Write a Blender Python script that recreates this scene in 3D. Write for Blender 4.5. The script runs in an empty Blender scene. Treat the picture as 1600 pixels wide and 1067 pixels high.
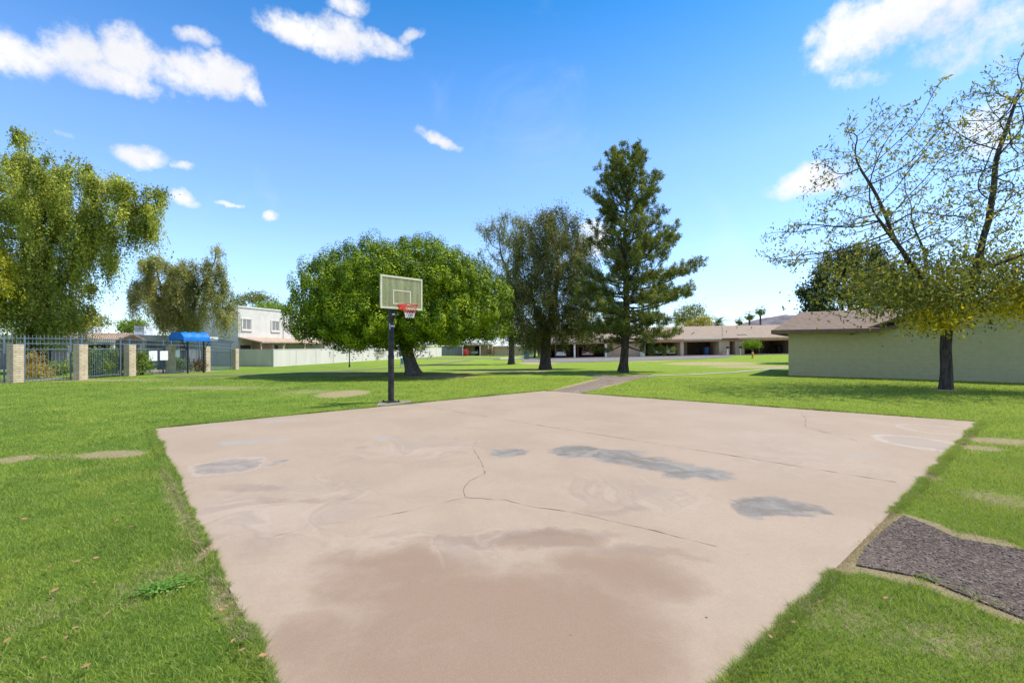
import bpy, math, random
import numpy as np
from mathutils import Vector, Matrix
rng = np.random.default_rng(7)
random.seed(7)
sc = bpy.context.scene
col = sc.collection
R = math.radians

# ------------------------------------------------------------------ camera
CAMH, FPX, HX, HY = 1.7, 711.0, 800.0, 540.0
cam_d = bpy.data.cameras.new('camera')
cam = bpy.data.objects.new('camera', cam_d); col.objects.link(cam)
cam.location = (0, 0, CAMH); cam.rotation_euler = (R(90), 0, 0)
cam_d.sensor_width = 36; cam_d.lens = 36*FPX/1600
cam_d.shift_y = 6.5/1600
cam_d.clip_start = .05; cam_d.clip_end = 8000
sc.camera = cam

# ------------------------------------------------------------------ node helpers
def N(nt, t, **k):
    n = nt.nodes.new(t)
    for a, v in k.items():
        if a in ('op',): n.operation = v
        else: setattr(n, a, v)
    return n
def L(nt, a, b): nt.links.new(a, b)
def setin(nt, sock, v):
    if isinstance(v, (int, float)): sock.default_value = v
    elif isinstance(v, (tuple, list)):
        sock.default_value = tuple(v) + ((1.0,) if len(v) == 3 and len(sock.default_value) == 4 else ())
    else: L(nt, v, sock)
def M(nt, op, a, b=None, c=None, clamp=False):
    n = nt.nodes.new('ShaderNodeMath'); n.operation = op; n.use_clamp = clamp
    setin(nt, n.inputs[0], a)
    if b is not None: setin(nt, n.inputs[1], b)
    if c is not None: setin(nt, n.inputs[2], c)
    return n.outputs[0]
def MIX(nt, f, a, b, blend='MIX'):
    n = nt.nodes.new('ShaderNodeMix'); n.data_type = 'RGBA'; n.blend_type = blend
    setin(nt, n.inputs[0], f); setin(nt, n.inputs[6], a); setin(nt, n.inputs[7], b)
    return n.outputs[2]
def SS(nt, v, a, b):
    n = nt.nodes.new('ShaderNodeMapRange'); n.interpolation_type = 'SMOOTHSTEP'
    setin(nt, n.inputs[0], v); n.inputs[1].default_value = a; n.inputs[2].default_value = b
    return n.outputs[0]
def NOISE(nt, vec, scale, detail=4, rough=.55, dist=0):
    n = nt.nodes.new('ShaderNodeTexNoise'); L(nt, vec, n.inputs['Vector'])
    n.inputs['Scale'].default_value = scale; n.inputs['Detail'].default_value = detail
    n.inputs['Roughness'].default_value = rough; n.inputs['Distortion'].default_value = dist
    return n
def ellipses(nt, vec, lst):
    """max over ellipses (cx,cy,a,b,rot,weight) of weight*(1 - r^2)"""
    out = None
    for (cx, cy, a, b, rot, w) in lst:
        mp = nt.nodes.new('ShaderNodeMapping'); mp.vector_type = 'TEXTURE'
        mp.inputs['Location'].default_value = (cx, cy, 0)
        mp.inputs['Rotation'].default_value = (0, 0, rot)
        mp.inputs['Scale'].default_value = (a, b, 1)
        L(nt, vec, mp.inputs['Vector'])
        d = nt.nodes.new('ShaderNodeVectorMath'); d.operation = 'DOT_PRODUCT'
        L(nt, mp.outputs[0], d.inputs[0]); L(nt, mp.outputs[0], d.inputs[1])
        v = M(nt, 'MULTIPLY_ADD', d.outputs['Value'], -w, w)
        out = v if out is None else M(nt, 'MAXIMUM', out, v)
    return out

# ------------------------------------------------------------------ world, sun, exposure
SUN_EL, SUN_AZ = R(60), R(82)        # azimuth measured from +Y towards +X
world = bpy.data.worlds.new('World'); sc.world = world; world.use_nodes = True
nt = world.node_tree; nt.nodes.clear()
out = N(nt, 'ShaderNodeOutputWorld'); bg = N(nt, 'ShaderNodeBackground'); L(nt, bg.outputs[0], out.inputs[0])
bg.inputs['Strength'].default_value = 0.15
sky = N(nt, 'ShaderNodeTexSky'); sky.sky_type = 'NISHITA'; sky.sun_disc = False
sky.sun_elevation = SUN_EL; sky.sun_rotation = SUN_AZ
sky.air_density = 1.0; sky.dust_density = 0.5; sky.ozone_density = 1.6; sky.altitude = 300
tc = N(nt, 'ShaderNodeTexCoord')
sx = N(nt, 'ShaderNodeSeparateXYZ'); L(nt, tc.outputs['Generated'], sx.inputs[0])
az = M(nt, 'ARCTAN2', sx.outputs[0], sx.outputs[1]); el = M(nt, 'ARCSINE', sx.outputs[2])
cv = N(nt, 'ShaderNodeCombineXYZ'); L(nt, az, cv.inputs[0]); L(nt, el, cv.inputs[1])
wn = NOISE(nt, tc.outputs['Generated'], 9, 6, .6)
wv = N(nt, 'ShaderNodeVectorMath', operation='MULTIPLY_ADD')
L(nt, wn.outputs['Color'], wv.inputs[0]); wv.inputs[1].default_value = (.09, .055, 0)
L(nt, cv.outputs[0], wv.inputs[2])
sh = N(nt, 'ShaderNodeVectorMath', operation='ADD'); L(nt, wv.outputs[0], sh.inputs[0]); sh.inputs[1].default_value = (-.045, -.0275, 0)
def cl(px, py, a, b, rot=0, w=1.0):
    dx = px-HX
    A = math.atan(dx/FPX); E = math.atan((HY-py)/math.hypot(FPX, dx))
    ca = math.cos(A)
    return (A, E, a*(1.18 if a > 45 else .92)/FPX*ca*ca, b*(1.25 if a > 45 else 1.0)/FPX*ca*math.cos(E), -rot, w)
clouds = [cl(20,92,70,30), cl(105,82,52,40), cl(205,90,62,36), cl(140,110,130,22), cl(285,112,62,26), cl(345,122,52,26),
          cl(395,146,26,16, .4, .8), cl(305,62,30,12,0,.55),
          cl(465,42,62,22), cl(520,55,62,26), cl(545,8,42,20), cl(585,68,48,16,.1,.9), cl(640,60,26,10,-.3,.7),
          cl(225,242,46,15), cl(293,261,20,9,0,.9), cl(290,307,38,15), cl(362,317,20,5,0,.8), cl(425,338,17,7,0,.8),
          cl(686,215,44,11,.32,.9), cl(1325,62,66,46,-.3), cl(1400,15,120,36), cl(1480,10,80,30,0,.8), cl(1560,35,110,45,0,.5),
          cl(1330,128,46,14,0,.55), cl(1270,281,60,21), cl(1545,205,60,34,0,.65), cl(930,372,34,30,0,.8),
          cl(1240,290,34,10,0,.9), cl(100,215,16,7,0,.5),
          (2.2,.5,.6,.25,0,1), (-2.4,.45,.55,.25,0,1), (3.0,.4,.5,.25,0,1), (-1.7,.6,.35,.2,0,1)]
m = ellipses(nt, sh.outputs[0], clouds)
cn = NOISE(nt, tc.outputs['Generated'], 13, 10, .68)
cf = NOISE(nt, tc.outputs['Generated'], 45, 6, .65)
dens = SS(nt, M(nt, 'ADD', M(nt, 'ADD', m, M(nt, 'MULTIPLY_ADD', cn.outputs['Fac'], 2.6, -1.28)), M(nt, 'MULTIPLY_ADD', cf.outputs['Fac'], 1.0, -.5)), -0.15, 1.1)
wisp = NOISE(nt, tc.outputs['Generated'], 3.2, 7, .6, .6)
wz = M(nt, 'MULTIPLY', SS(nt, wisp.outputs['Fac'], .56, .82), .25)
dens = M(nt, 'MAXIMUM', dens, wz)
cshade = NOISE(nt, tc.outputs['Generated'], 7, 4)
ccol = MIX(nt, SS(nt, cshade.outputs['Fac'], .35, .65), (3.15, 3.18, 3.35), (3.7, 3.7, 3.7))
rp = N(nt, 'ShaderNodeValToRGB'); L(nt, M(nt, 'DIVIDE', el, R(90)), rp.inputs[0])
rp.color_ramp.elements[0].position = 0; rp.color_ramp.elements[0].color = (.60, .71, .90, 1)
rp.color_ramp.elements[1].position = 1; rp.color_ramp.elements[1].color = (.62, .85, 1.15, 1)
for ps, cc_ in ((.05, (.66, .77, .95)), (.12, (.72, .82, 1.0)), (.24, (.62, .80, 1.0)), (.33, (.36, .68, .93)), (.43, (.10, .53, .80)), (.62, (.30, .65, 1.0))):
    e_ = rp.color_ramp.elements.new(ps); e_.color = cc_+(1,)
skyc = MIX(nt, 1.0, sky.outputs[0], rp.outputs[0], 'MULTIPLY')
fin = MIX(nt, dens, skyc, ccol)
L(nt, fin, bg.inputs['Color'])

sun_d = bpy.data.lights.new('sun', 'SUN'); sun_d.energy = 3.3; sun_d.angle = R(.53); sun_d.color = (1, .955, .88)
sun = bpy.data.objects.new('sun', sun_d); col.objects.link(sun)
sdir = Vector((math.sin(SUN_AZ)*math.cos(SUN_EL), math.cos(SUN_AZ)*math.cos(SUN_EL), math.sin(SUN_EL)))
sun.rotation_euler = sdir.to_track_quat('Z', 'Y').to_euler(); sun.location = (20, 0, 40)
vs = sc.view_settings; vs.view_transform = 'Standard'; vs.look = 'None'; vs.exposure = 0.95; vs.gamma = 1.0
vs.use_curve_mapping = False
sc.cycles.max_bounces = 8; sc.cycles.transparent_max_bounces = 16

# ------------------------------------------------------------------ terrain function
def sstep(a, b, x):
    t = np.clip((x-a)/(b-a), 0, 1); return t*t*(3-2*t)
def g(X, Y):
    X = np.asarray(X, float); Y = np.asarray(Y, float)
    return sstep(24, 50, Y)*np.clip(.0187*(X-27), -.55, .45)
def P(px, py):
    """ground point seen at a photo pixel"""
    lo, hi = 1.0, 160.0
    dx, dz = (px-HX)/FPX, (HY-py)/FPX
    for _ in range(50):
        mid = (lo+hi)/2
        if CAMH+dz*mid > float(g(dx*mid, mid)): lo = mid
        else: hi = mid
    return np.array([dx*lo, lo, float(g(dx*lo, lo))])
def XD(px, Y): return (px-HX)/FPX*Y
def ZD(py, Y): return CAMH+(HY-py)/FPX*Y

# ------------------------------------------------------------------ objects
def tag(o, label=None, cat=None, group=None, kind=None):
    if label: o['label'] = label
    if cat: o['category'] = cat
    if group: o['group'] = group
    if kind: o['kind'] = kind
    return o
def empty(name, loc=(0, 0, 0), rz=0, label=None, cat=None, group=None):
    o = bpy.data.objects.new(name, None); col.objects.link(o)
    o.location = tuple(float(v) for v in loc); o.rotation_euler = (0, 0, rz); o.empty_display_size = .2
    return tag(o, label, cat, group)
def np_mesh(name, v, faces, mat, parent=None, smooth=False, attrs=None, loc=None):
    """faces: (n,k) array or list of such arrays"""
    me = bpy.data.meshes.new(name)
    v = np.asarray(v, np.float32).reshape(-1, 3)
    fl = faces if isinstance(faces, list) else [faces]
    fl = [np.asarray(f, np.int32) for f in fl if len(f)]
    me.vertices.add(len(v)); me.vertices.foreach_set('co', v.ravel())
    loops = np.concatenate([f.ravel() for f in fl]); tot = np.concatenate([np.full(len(f), f.shape[1], np.int32) for f in fl])
    me.loops.add(len(loops)); me.loops.foreach_set('vertex_index', loops)
    me.polygons.add(len(tot))
    st = np.concatenate([[0], np.cumsum(tot)[:-1]]).astype(np.int32)
    me.polygons.foreach_set('loop_start', st); me.polygons.foreach_set('loop_total', tot)
    if smooth: me.polygons.foreach_set('use_smooth', np.ones(len(tot), bool))
    if attrs:
        for k, a in attrs.items():
            at = me.attributes.new(k, 'FLOAT', 'POINT'); at.data.foreach_set('value', np.asarray(a, np.float32))
    me.update(calc_edges=True); me.validate()
    if mat: me.materials.append(mat)
    o = bpy.data.objects.new(name, me); col.objects.link(o)
    if parent: o.parent = parent
    if loc is not None: o.location = tuple(float(q) for q in loc)
    return o
class MB:
    def __init__(s): s.v = []; s.f = []
    def add(s, vs, fs):
        b = len(s.v); s.v += [tuple(map(float, q)) for q in vs]; s.f += [tuple(b+i for i in f) for f in fs]; return s
    def box(s, x0, x1, y0, y1, z0, z1, mat=None):
        vs = [(x, y, z) for z in (z0, z1) for y in (y0, y1) for x in (x0, x1)]
        if mat is not None: vs = [tuple(mat @ Vector(q)) for q in vs]
        return s.add(vs, [(0, 2, 3, 1), (4, 5, 7, 6), (0, 1, 5, 4), (2, 6, 7, 3), (0, 4, 6, 2), (1, 3, 7, 5)])
    def prism(s, pts, z0, z1):
        n = len(pts); vs = [(p[0], p[1], z0) for p in pts]+[(p[0], p[1], z1) for p in pts]
        return s.add(vs, [tuple(range(n))[::-1], tuple(range(n, 2*n))]+[(i, (i+1) % n, n+(i+1) % n, n+i) for i in range(n)])
    def slab(s, pts3, d):
        """polygon in space thickened by vector d"""
        n = len(pts3); d = Vector(d); vs = [tuple(p) for p in pts3]+[tuple(Vector(p)+d) for p in pts3]
        return s.add(vs, [tuple(range(n))[::-1], tuple(range(n, 2*n))]+[(i, (i+1) % n, n+(i+1) % n, n+i) for i in range(n)])
    def tube(s, path, rad, seg=8, caps=True):
        path = [Vector(p) for p in path]; n = len(path)
        if isinstance(rad, (int, float)): rad = [rad]*n
        rings = []; up = None; vs = []
        for i, p in enumerate(path):
            d = (path[min(i+1, n-1)]-path[max(i-1, 0)])
            d = d.normalized() if d.length > 1e-9 else Vector((0, 0, 1))
            if up is None: up = d.orthogonal().normalized()
            up = (up-d*up.dot(d)); up = up.normalized() if up.length > 1e-6 else d.orthogonal().normalized()
            w = d.cross(up)
            for k in range(seg):
                a = 2*math.pi*k/seg; vs.append(p+(up*math.cos(a)+w*math.sin(a))*rad[i])
        fs = [(i*seg+k, i*seg+(k+1) % seg, (i+1)*seg+(k+1) % seg, (i+1)*seg+k) for i in range(n-1) for k in range(seg)]
        if caps: fs += [tuple(range(seg))[::-1], tuple((n-1)*seg+k for k in range(seg))]
        return s.add(vs, fs)
    def lathe(s, prof, seg=16, c=(0, 0, 0)):
        vs = [(c[0]+r*math.cos(2*math.pi*k/seg), c[1]+r*math.sin(2*math.pi*k/seg), c[2]+z) for r, z in prof for k in range(seg)]
        n = len(prof)
        fs = [(i*seg+k, i*seg+(k+1) % seg, (i+1)*seg+(k+1) % seg, (i+1)*seg+k) for i in range(n-1) for k in range(seg)]
        fs += [tuple(range(seg))[::-1], tuple((n-1)*seg+k for k in range(seg))]
        return s.add(vs, fs)
    def build(s, name, mat, parent=None, smooth=False, bevel=0, label=None):
        me = bpy.data.meshes.new(name); me.from_pydata(s.v, [], s.f); me.update()
        if smooth:
            me.polygons.foreach_set('use_smooth', [True]*len(me.polygons))
        me.materials.append(mat)
        o = bpy.data.objects.new(name, me); col.objects.link(o)
        if parent: o.parent = parent
        if bevel:
            b = o.modifiers.new('bevel', 'BEVEL'); b.width = bevel; b.segments = 2; b.limit_method = 'ANGLE'
        if label: o['label'] = label
        return o

# ------------------------------------------------------------------ materials
def mat_base(name):
    m = bpy.data.materials.new(name); m.use_nodes = True; nt = m.node_tree
    b = nt.nodes['Principled BSDF']; return m, nt, b
def simple(name, c, rough=.7, metal=0, var=.12, scale=3.0, bump=0, bscale=60, spec=.4, streak=False):
    m, nt, b = mat_base(name)
    tc = N(nt, 'ShaderNodeTexCoord'); v = tc.outputs['Object']
    if streak:
        mp = N(nt, 'ShaderNodeMapping'); mp.inputs['Scale'].default_value = (1, 1, .12); L(nt, v, mp.inputs[0]); v = mp.outputs[0]
    n = NOISE(nt, v, scale, 6, .6)
    dark = tuple(q*(1-var*1.6) for q in c); light = tuple(min(1, q*(1+var)) for q in c)
    L(nt, MIX(nt, SS(nt, n.outputs['Fac'], .3, .7), dark, light), b.inputs['Base Color'])
    b.inputs['Roughness'].default_value = rough; b.inputs['Metallic'].default_value = metal
    b.inputs['Specular IOR Level'].default_value = spec
    if bump:
        nb = NOISE(nt, tc.outputs['Object'], bscale, 4); bp = N(nt, 'ShaderNodeBump'); bp.inputs['Strength'].default_value = bump
        bp.inputs['Distance'].default_value = .02
        L(nt, nb.outputs['Fac'], bp.inputs['Height']); L(nt, bp.outputs[0], b.inputs['Normal'])
    return m
def brick(name, c1, c2, mortar, bw, bh, msize=.012, rough=.85, bump=.4, mul=(.75, .72, .7)):
    m, nt, b = mat_base(name)
    tc = N(nt, 'ShaderNodeTexCoord'); s = N(nt, 'ShaderNodeSeparateXYZ'); L(nt, tc.outputs['Object'], s.inputs[0])
    c = N(nt, 'ShaderNodeCombineXYZ'); L(nt, M(nt, 'ADD', s.outputs[0], s.outputs[1]), c.inputs[0]); L(nt, s.outputs[2], c.inputs[1])
    t = N(nt, 'ShaderNodeTexBrick'); L(nt, c.outputs[0], t.inputs['Vector'])
    t.inputs['Color1'].default_value = c1+(1,); t.inputs['Color2'].default_value = c2+(1,); t.inputs['Mortar'].default_value = mortar+(1,)
    t.inputs['Scale'].default_value = 1; t.inputs['Brick Width'].default_value = bw; t.inputs['Row Height'].default_value = bh
    t.inputs['Mortar Size'].default_value = msize
    n = NOISE(nt, tc.outputs['Object'], 4, 6)
    L(nt, MIX(nt, SS(nt, n.outputs['Fac'], .3, .75), t.outputs['Color'], mul, 'MULTIPLY'), b.inputs['Base Color'])
    b.inputs['Roughness'].default_value = rough
    bp = N(nt, 'ShaderNodeBump'); bp.inputs['Strength'].default_value = bump; bp.inputs['Distance'].default_value = .02
    L(nt, M(nt, 'SUBTRACT', 1, t.outputs['Fac']), bp.inputs['Height']); L(nt, bp.outputs[0], b.inputs['Normal'])
    return m
def leafmat(name, dark, mid, light, trans=.35, nscale=.5, rough=.55):
    m, nt, b = mat_base(name)
    a = N(nt, 'ShaderNodeAttribute'); a.attribute_name = 'rnd'
    tc = N(nt, 'ShaderNodeTexCoord'); n = NOISE(nt, tc.outputs['Object'], nscale, 4)
    f = M(nt, 'ADD', M(nt, 'MULTIPLY', a.outputs['Fac'], .55), M(nt, 'MULTIPLY_ADD', n.outputs['Fac'], 1.6, -.6))
    r = N(nt, 'ShaderNodeValToRGB'); L(nt, f, r.inputs[0])
    r.color_ramp.elements[0].position = .1; r.color_ramp.elements[0].color = dark+(1,)
    r.color_ramp.elements[1].position = .9; r.color_ramp.elements[1].color = light+(1,)
    e = r.color_ramp.elements.new(.5); e.color = mid+(1,)
    L(nt, r.outputs[0], b.inputs['Base Color']); b.inputs['Roughness'].default_value = rough
    b.inputs['Specular IOR Level'].default_value = .14
    t = N(nt, 'ShaderNodeBsdfTranslucent'); L(nt, MIX(nt, 1.0, r.outputs[0], (1.25, 1.2, .55), 'MULTIPLY'), t.inputs['Color'])
    mx = N(nt, 'ShaderNodeMixShader'); mx.inputs[0].default_value = trans
    L(nt, b.outputs[0], mx.inputs[1]); L(nt, t.outputs[0], mx.inputs[2]); L(nt, mx.outputs[0], nt.nodes['Material Output'].inputs[0])
    return m
def bark(name, c, c2, scale=6):
    m, nt, b = mat_base(name)
    tc = N(nt, 'ShaderNodeTexCoord'); mp = N(nt, 'ShaderNodeMapping'); mp.inputs['Scale'].default_value = (1, 1, .22)
    L(nt, tc.outputs['Object'], mp.inputs[0]); n = NOISE(nt, mp.outputs[0], scale*2, 8, .7, .4)
    L(nt, MIX(nt, SS(nt, n.outputs['Fac'], .35, .68), c, c2), b.inputs['Base Color']); b.inputs['Roughness'].default_value = .95
    b.inputs['Specular IOR Level'].default_value = .15
    bp = N(nt, 'ShaderNodeBump'); bp.inputs['Strength'].default_value = .9; bp.inputs['Distance'].default_value = .05
    L(nt, n.outputs['Fac'], bp.inputs['Height']); L(nt, bp.outputs[0], b.inputs['Normal'])
    return m

def gell(px, py, a, b, rot=0, w=1.0):
    """ellipse on the ground: pixel centre, pixel half sizes -> ground centre and radii"""
    p = P(px, py); return (p[0], p[1], a*p[1]/FPX, b*p[1]**2/(FPX*CAMH), rot, w)
def seg_ell(p0, p1, wid, w=1.0):
    a, b = P(*p0), P(*p1); d = b-a
    return ((a[0]+b[0])/2, (a[1]+b[1])/2, math.hypot(d[0], d[1])/2*1.15, wid, math.atan2(d[1], d[0]), w)

dry = [gell(537,615,42,7), gell(480,612,60,5,0,.25), gell(175,710,58,8), gell(20,718,34,8,0,.9), gell(90,714,60,6,0,.22),
       gell(1570,690,60,8,-.1,.9), gell(1530,700,40,6,0,.6),
       seg_ell((1408,803),(1305,890),.15,1.1), seg_ell((1408,803),(1495,838),.13,1.1), seg_ell((1490,836),(1600,856),.13,1.1), seg_ell((1335,888),(1440,908),.10,1.1), seg_ell((1440,908),(1520,941),.09,1.1), seg_ell((1520,941),(1610,976),.09,1.1),
       seg_ell((1290,890),(1345,880),.12,1.1), gell(1440,745,30,10,0,.35), gell(1480,1000,140,40,0,.22), gell(1320,960,90,40,0,.18),
       gell(1560,780,60,20,0,.3), seg_ell((250,730),(330,900),.10,.24), seg_ell((330,900),(380,1000),.1,.3),
       gell(255,900,60,60,0,.14), gell(60,960,60,40,0,.12), gell(330,860,16,26,0,.5),
       seg_ell((862,612),(945,590),.3,.8), seg_ell((905,613),(985,594),.25,.8), gell(1110,568,80,3,0,.9), gell(1000,563,60,2,0,.5),
       gell(840,567,40,2,0,1), gell(1180,573,90,3,0,.55), gell(790,580,110,3,0,.6), gell(690,588,60,4,0,1), gell(560,586,60,3,0,.5),
       gell(150,594,180,3,0,.3), gell(1478,610,22,3,0,.7), gell(330,606,120,4,0,.3)]
def lawn_color(nt, vec):
    n1 = NOISE(nt, vec, .55, 5, .6); n2 = NOISE(nt, vec, 3.3, 6, .65); n3 = NOISE(nt, vec, 14, 4, .7)
    f = M(nt, 'ADD', M(nt, 'MULTIPLY', n1.outputs['Fac'], .5), M(nt, 'MULTIPLY', n2.outputs['Fac'], .5))
    c = MIX(nt, SS(nt, f, .36, .62), (.135, .225, .026), (.235, .320, .036))
    n4 = NOISE(nt, vec, 1.1, 7, .7, .3); n5 = NOISE(nt, vec, 6.5, 5, .7)
    c = MIX(nt, M(nt, 'MULTIPLY', SS(nt, n4.outputs['Fac'], .52, .70), .55), c, (.33, .335, .060))
    c = MIX(nt, M(nt, 'MULTIPLY', SS(nt, n5.outputs['Fac'], .52, .70), .45), c, (.075, .150, .018))
    # greener lawn on the left side of the court, yellower on the right
    s = N(nt, 'ShaderNodeSeparateXYZ'); L(nt, vec, s.inputs[0])
    side = SS(nt, M(nt, 'ADD', s.outputs[0], M(nt, 'MULTIPLY', s.outputs[1], .35)), -4, 9)
    c = MIX(nt, M(nt, 'MULTIPLY', side, .45), c, (.300, .365, .030))
    c = MIX(nt, M(nt, 'MULTIPLY', SS(nt, n3.outputs['Fac'], .52, .75), .35), c, (.30, .32, .09))
    wp = N(nt, 'ShaderNodeVectorMath', operation='MULTIPLY_ADD'); L(nt, n2.outputs['Color'], wp.inputs[0]); wp.inputs[1].default_value = (.14, .14, 0)
    L(nt, vec, wp.inputs[2]); w2 = N(nt, 'ShaderNodeVectorMath', operation='ADD'); L(nt, wp.outputs[0], w2.inputs[0]); w2.inputs[1].default_value = (-.07, -.07, 0)
    dm = ellipses(nt, w2.outputs[0], dry)
    dm = SS(nt, M(nt, 'ADD', dm, M(nt, 'MULTIPLY_ADD', n3.outputs['Fac'], 1.2, -.62)), -.02, .5)
    straw = MIX(nt, n3.outputs['Fac'], (.33, .24, .11), (.56, .44, .25))
    return MIX(nt, M(nt, 'MULTIPLY', dm, .9), c, straw), n3
m_lawn, nt, b = mat_base('lawn')
tc = N(nt, 'ShaderNodeTexCoord'); c, n3 = lawn_color(nt, tc.outputs['Object'])
nf = NOISE(nt, tc.outputs['Object'], 60, 4, .8)
c = MIX(nt, M(nt, 'MULTIPLY', SS(nt, nf.outputs['Fac'], .35, .7), .5), c, (.35, .4, .3), 'MULTIPLY')
L(nt, c, b.inputs['Base Color']); b.inputs['Roughness'].default_value = .95; b.inputs['Specular IOR Level'].default_value = .1
bp = N(nt, 'ShaderNodeBump'); bp.inputs['Strength'].default_value = .8; bp.inputs['Distance'].default_value = .05
L(nt, M(nt, 'ADD', nf.outputs['Fac'], n3.outputs['Fac']), bp.inputs['Height']); L(nt, bp.outputs[0], b.inputs['Normal'])
m_grass, nt, b = mat_base('grass_blades')
tc = N(nt, 'ShaderNodeTexCoord'); c, _ = lawn_color(nt, tc.outputs['Object'])
a = N(nt, 'ShaderNodeAttribute'); a.attribute_name = 'rnd'
c = MIX(nt, a.outputs['Fac'], MIX(nt, 1.0, c, (.62, .70, .72), 'MULTIPLY'), MIX(nt, 1.0, c, (1.75, 1.55, 1.9), 'MULTIPLY'))
a2 = N(nt, 'ShaderNodeAttribute'); a2.attribute_name = 'straw'
c = MIX(nt, a2.outputs['Fac'], c, (.42, .36, .17))
L(nt, c, b.inputs['Base Color']); b.inputs['Roughness'].default_value = .6; b.inputs['Specular IOR Level'].default_value = .25
t = N(nt, 'ShaderNodeBsdfTranslucent'); L(nt, c, t.inputs['Color'])
mx = N(nt, 'ShaderNodeMixShader'); mx.inputs[0].default_value = .38
L(nt, b.outputs[0], mx.inputs[1]); L(nt, t.outputs[0], mx.inputs[2]); L(nt, mx.outputs[0], nt.nodes['Material Output'].inputs[0])

# court concrete with its stains
m_court, nt, b = mat_base('court_concrete')
tc = N(nt, 'ShaderNodeTexCoord'); vec = tc.outputs['Object']
nA = NOISE(nt, vec, .7, 6, .6, .5); nB = NOISE(nt, vec, 5, 8, .7); nC = NOISE(nt, vec, 90, 3, .7); nW = NOISE(nt, vec, 1.6, 5, .6)
wp = N(nt, 'ShaderNodeVectorMath', operation='MULTIPLY_ADD'); L(nt, nW.outputs['Color'], wp.inputs[0]); wp.inputs[1].default_value = (.9, .9, 0); L(nt, vec, wp.inputs[2])
w2 = N(nt, 'ShaderNodeVectorMath', operation='ADD'); L(nt, wp.outputs[0], w2.inputs[0]); w2.inputs[1].default_value = (-.45, -.45, 0); W = w2.outputs[0]
c = MIX(nt, SS(nt, nA.outputs['Fac'], .3, .7), (.314, .232, .155), (.364, .276, .187))
c = MIX(nt, M(nt, 'MULTIPLY', SS(nt, nB.outputs['Fac'], .3, .7), .25), c, (.42, .315, .225))
# broad pinkish-brown worn area close to the near corner
worn = ellipses(nt, W, [gell(790,990,330,150,0,1.1), gell(620,900,170,60,0,.8), gell(980,900,150,50,0,.7), gell(500,1000,120,80,0,.6), gell(860,850,90,18,0,.8), gell(800,1200,500,200)])
c = MIX(nt, M(nt, 'MULTIPLY', SS(nt, M(nt, 'ADD', worn, M(nt, 'MULTIPLY_ADD', nA.outputs['Fac'], .8, -.4)), 0, .7), .75), c, (.215, .134, .080))
ed = ellipses(nt, W, [gell(800,842,210,10,.1,.8), gell(1000,862,120,14,0,.7), gell(400,765,90,8,0,.8), gell(480,780,100,7,0,.6), gell(960,800,80,8,.2,.5), gell(400,860,60,30,0,.4)])
c = MIX(nt, M(nt, 'MULTIPLY', SS(nt, M(nt, 'ADD', ed, M(nt, 'MULTIPLY_ADD', nB.outputs['Fac'], .8, -.4)), 0, .7), .5), c, (.200, .138, .100))
pale = ellipses(nt, W, [gell(430,810,130,40,0,.7), gell(330,790,60,70,0,.5), gell(640,705,60,8,0,.7), gell(1340,640,110,6,0,.6), gell(1240,690,140,30,0,.5), gell(500,905,200,25,0,.4)])
c = MIX(nt, M(nt, 'MULTIPLY', SS(nt, M(nt, 'ADD', pale, M(nt, 'MULTIPLY_ADD', nB.outputs['Fac'], 1.2, -.6)), 0, .8), .28), c, (.42, .33, .255))
# tide lines left by puddles
nL = NOISE(nt, vec, .85, 3, .5, 1.4)
tl = M(nt, 'SUBTRACT', 1, M(nt, 'MULTIPLY', M(nt, 'ABSOLUTE', M(nt, 'SUBTRACT', nL.outputs['Fac'], .5)), 34))
tl2 = M(nt, 'SUBTRACT', 1, M(nt, 'MULTIPLY', M(nt, 'ABSOLUTE', M(nt, 'SUBTRACT', nL.outputs['Fac'], .56)), 26))
reg = ellipses(nt, vec, [gell(450,790,170,70,0,1.2), gell(640,700,160,30,0,.9), gell(980,770,160,40,0,.9), gell(700,850,300,40,0,.8), gell(1250,720,160,40,0,.6), gell(600,1000,260,80,0,.28)])
regm = SS(nt, reg, 0, .8)
c = MIX(nt, M(nt, 'MULTIPLY', M(nt, 'MULTIPLY', SS(nt, tl, 0, 1), regm), .32), c, (.205, .170, .150))
c = MIX(nt, M(nt, 'MULTIPLY', M(nt, 'MULTIPLY', SS(nt, tl2, 0, 1), regm), .24), c, (.43, .35, .28))
gp = M(nt, 'MULTIPLY', SS(nt, nL.outputs['Fac'], .5, .36), regm)
c = MIX(nt, M(nt, 'MULTIPLY', gp, .28), c, (.235, .195, .165))
# blue grey water stains
st = ellipses(nt, W, [gell(1205,795,62,24,0,1.2), gell(1255,795,40,12,.35,.9), gell(1180,785,40,16,0,1), gell(1100,741,44,13,0,1.15), gell(1040,730,60,8,-.1,.8),
                      gell(905,706,46,12,0,1.1), gell(790,708,34,9,0,1), gell(955,712,60,9,0,.9), gell(1000,722,80,10,-.15,.9), gell(1070,738,60,14,-.1,1)])
nS = NOISE(nt, W, 1.7, 4, .5, 1.5)
stm = SS(nt, M(nt, 'ADD', M(nt, 'ADD', st, M(nt, 'MULTIPLY_ADD', nS.outputs['Fac'], 1.3, -.62)), M(nt, 'MULTIPLY_ADD', nB.outputs['Fac'], .4, -.2)), .02, .62)
c = MIX(nt, M(nt, 'MULTIPLY', stm, .82), c, MIX(nt, SS(nt, M(nt, 'ADD', M(nt, 'MULTIPLY', nS.outputs['Fac'], .7), M(nt, 'MULTIPLY', nB.outputs['Fac'], .3)), .40, .62), (.098, .102, .092), (.225, .220, .195)))
s2 = ellipses(nt, W, [gell(352,731,52,15,0,1), gell(385,728,22,10,0,.9), gell(443,723,16,5,0,.9)])
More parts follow.
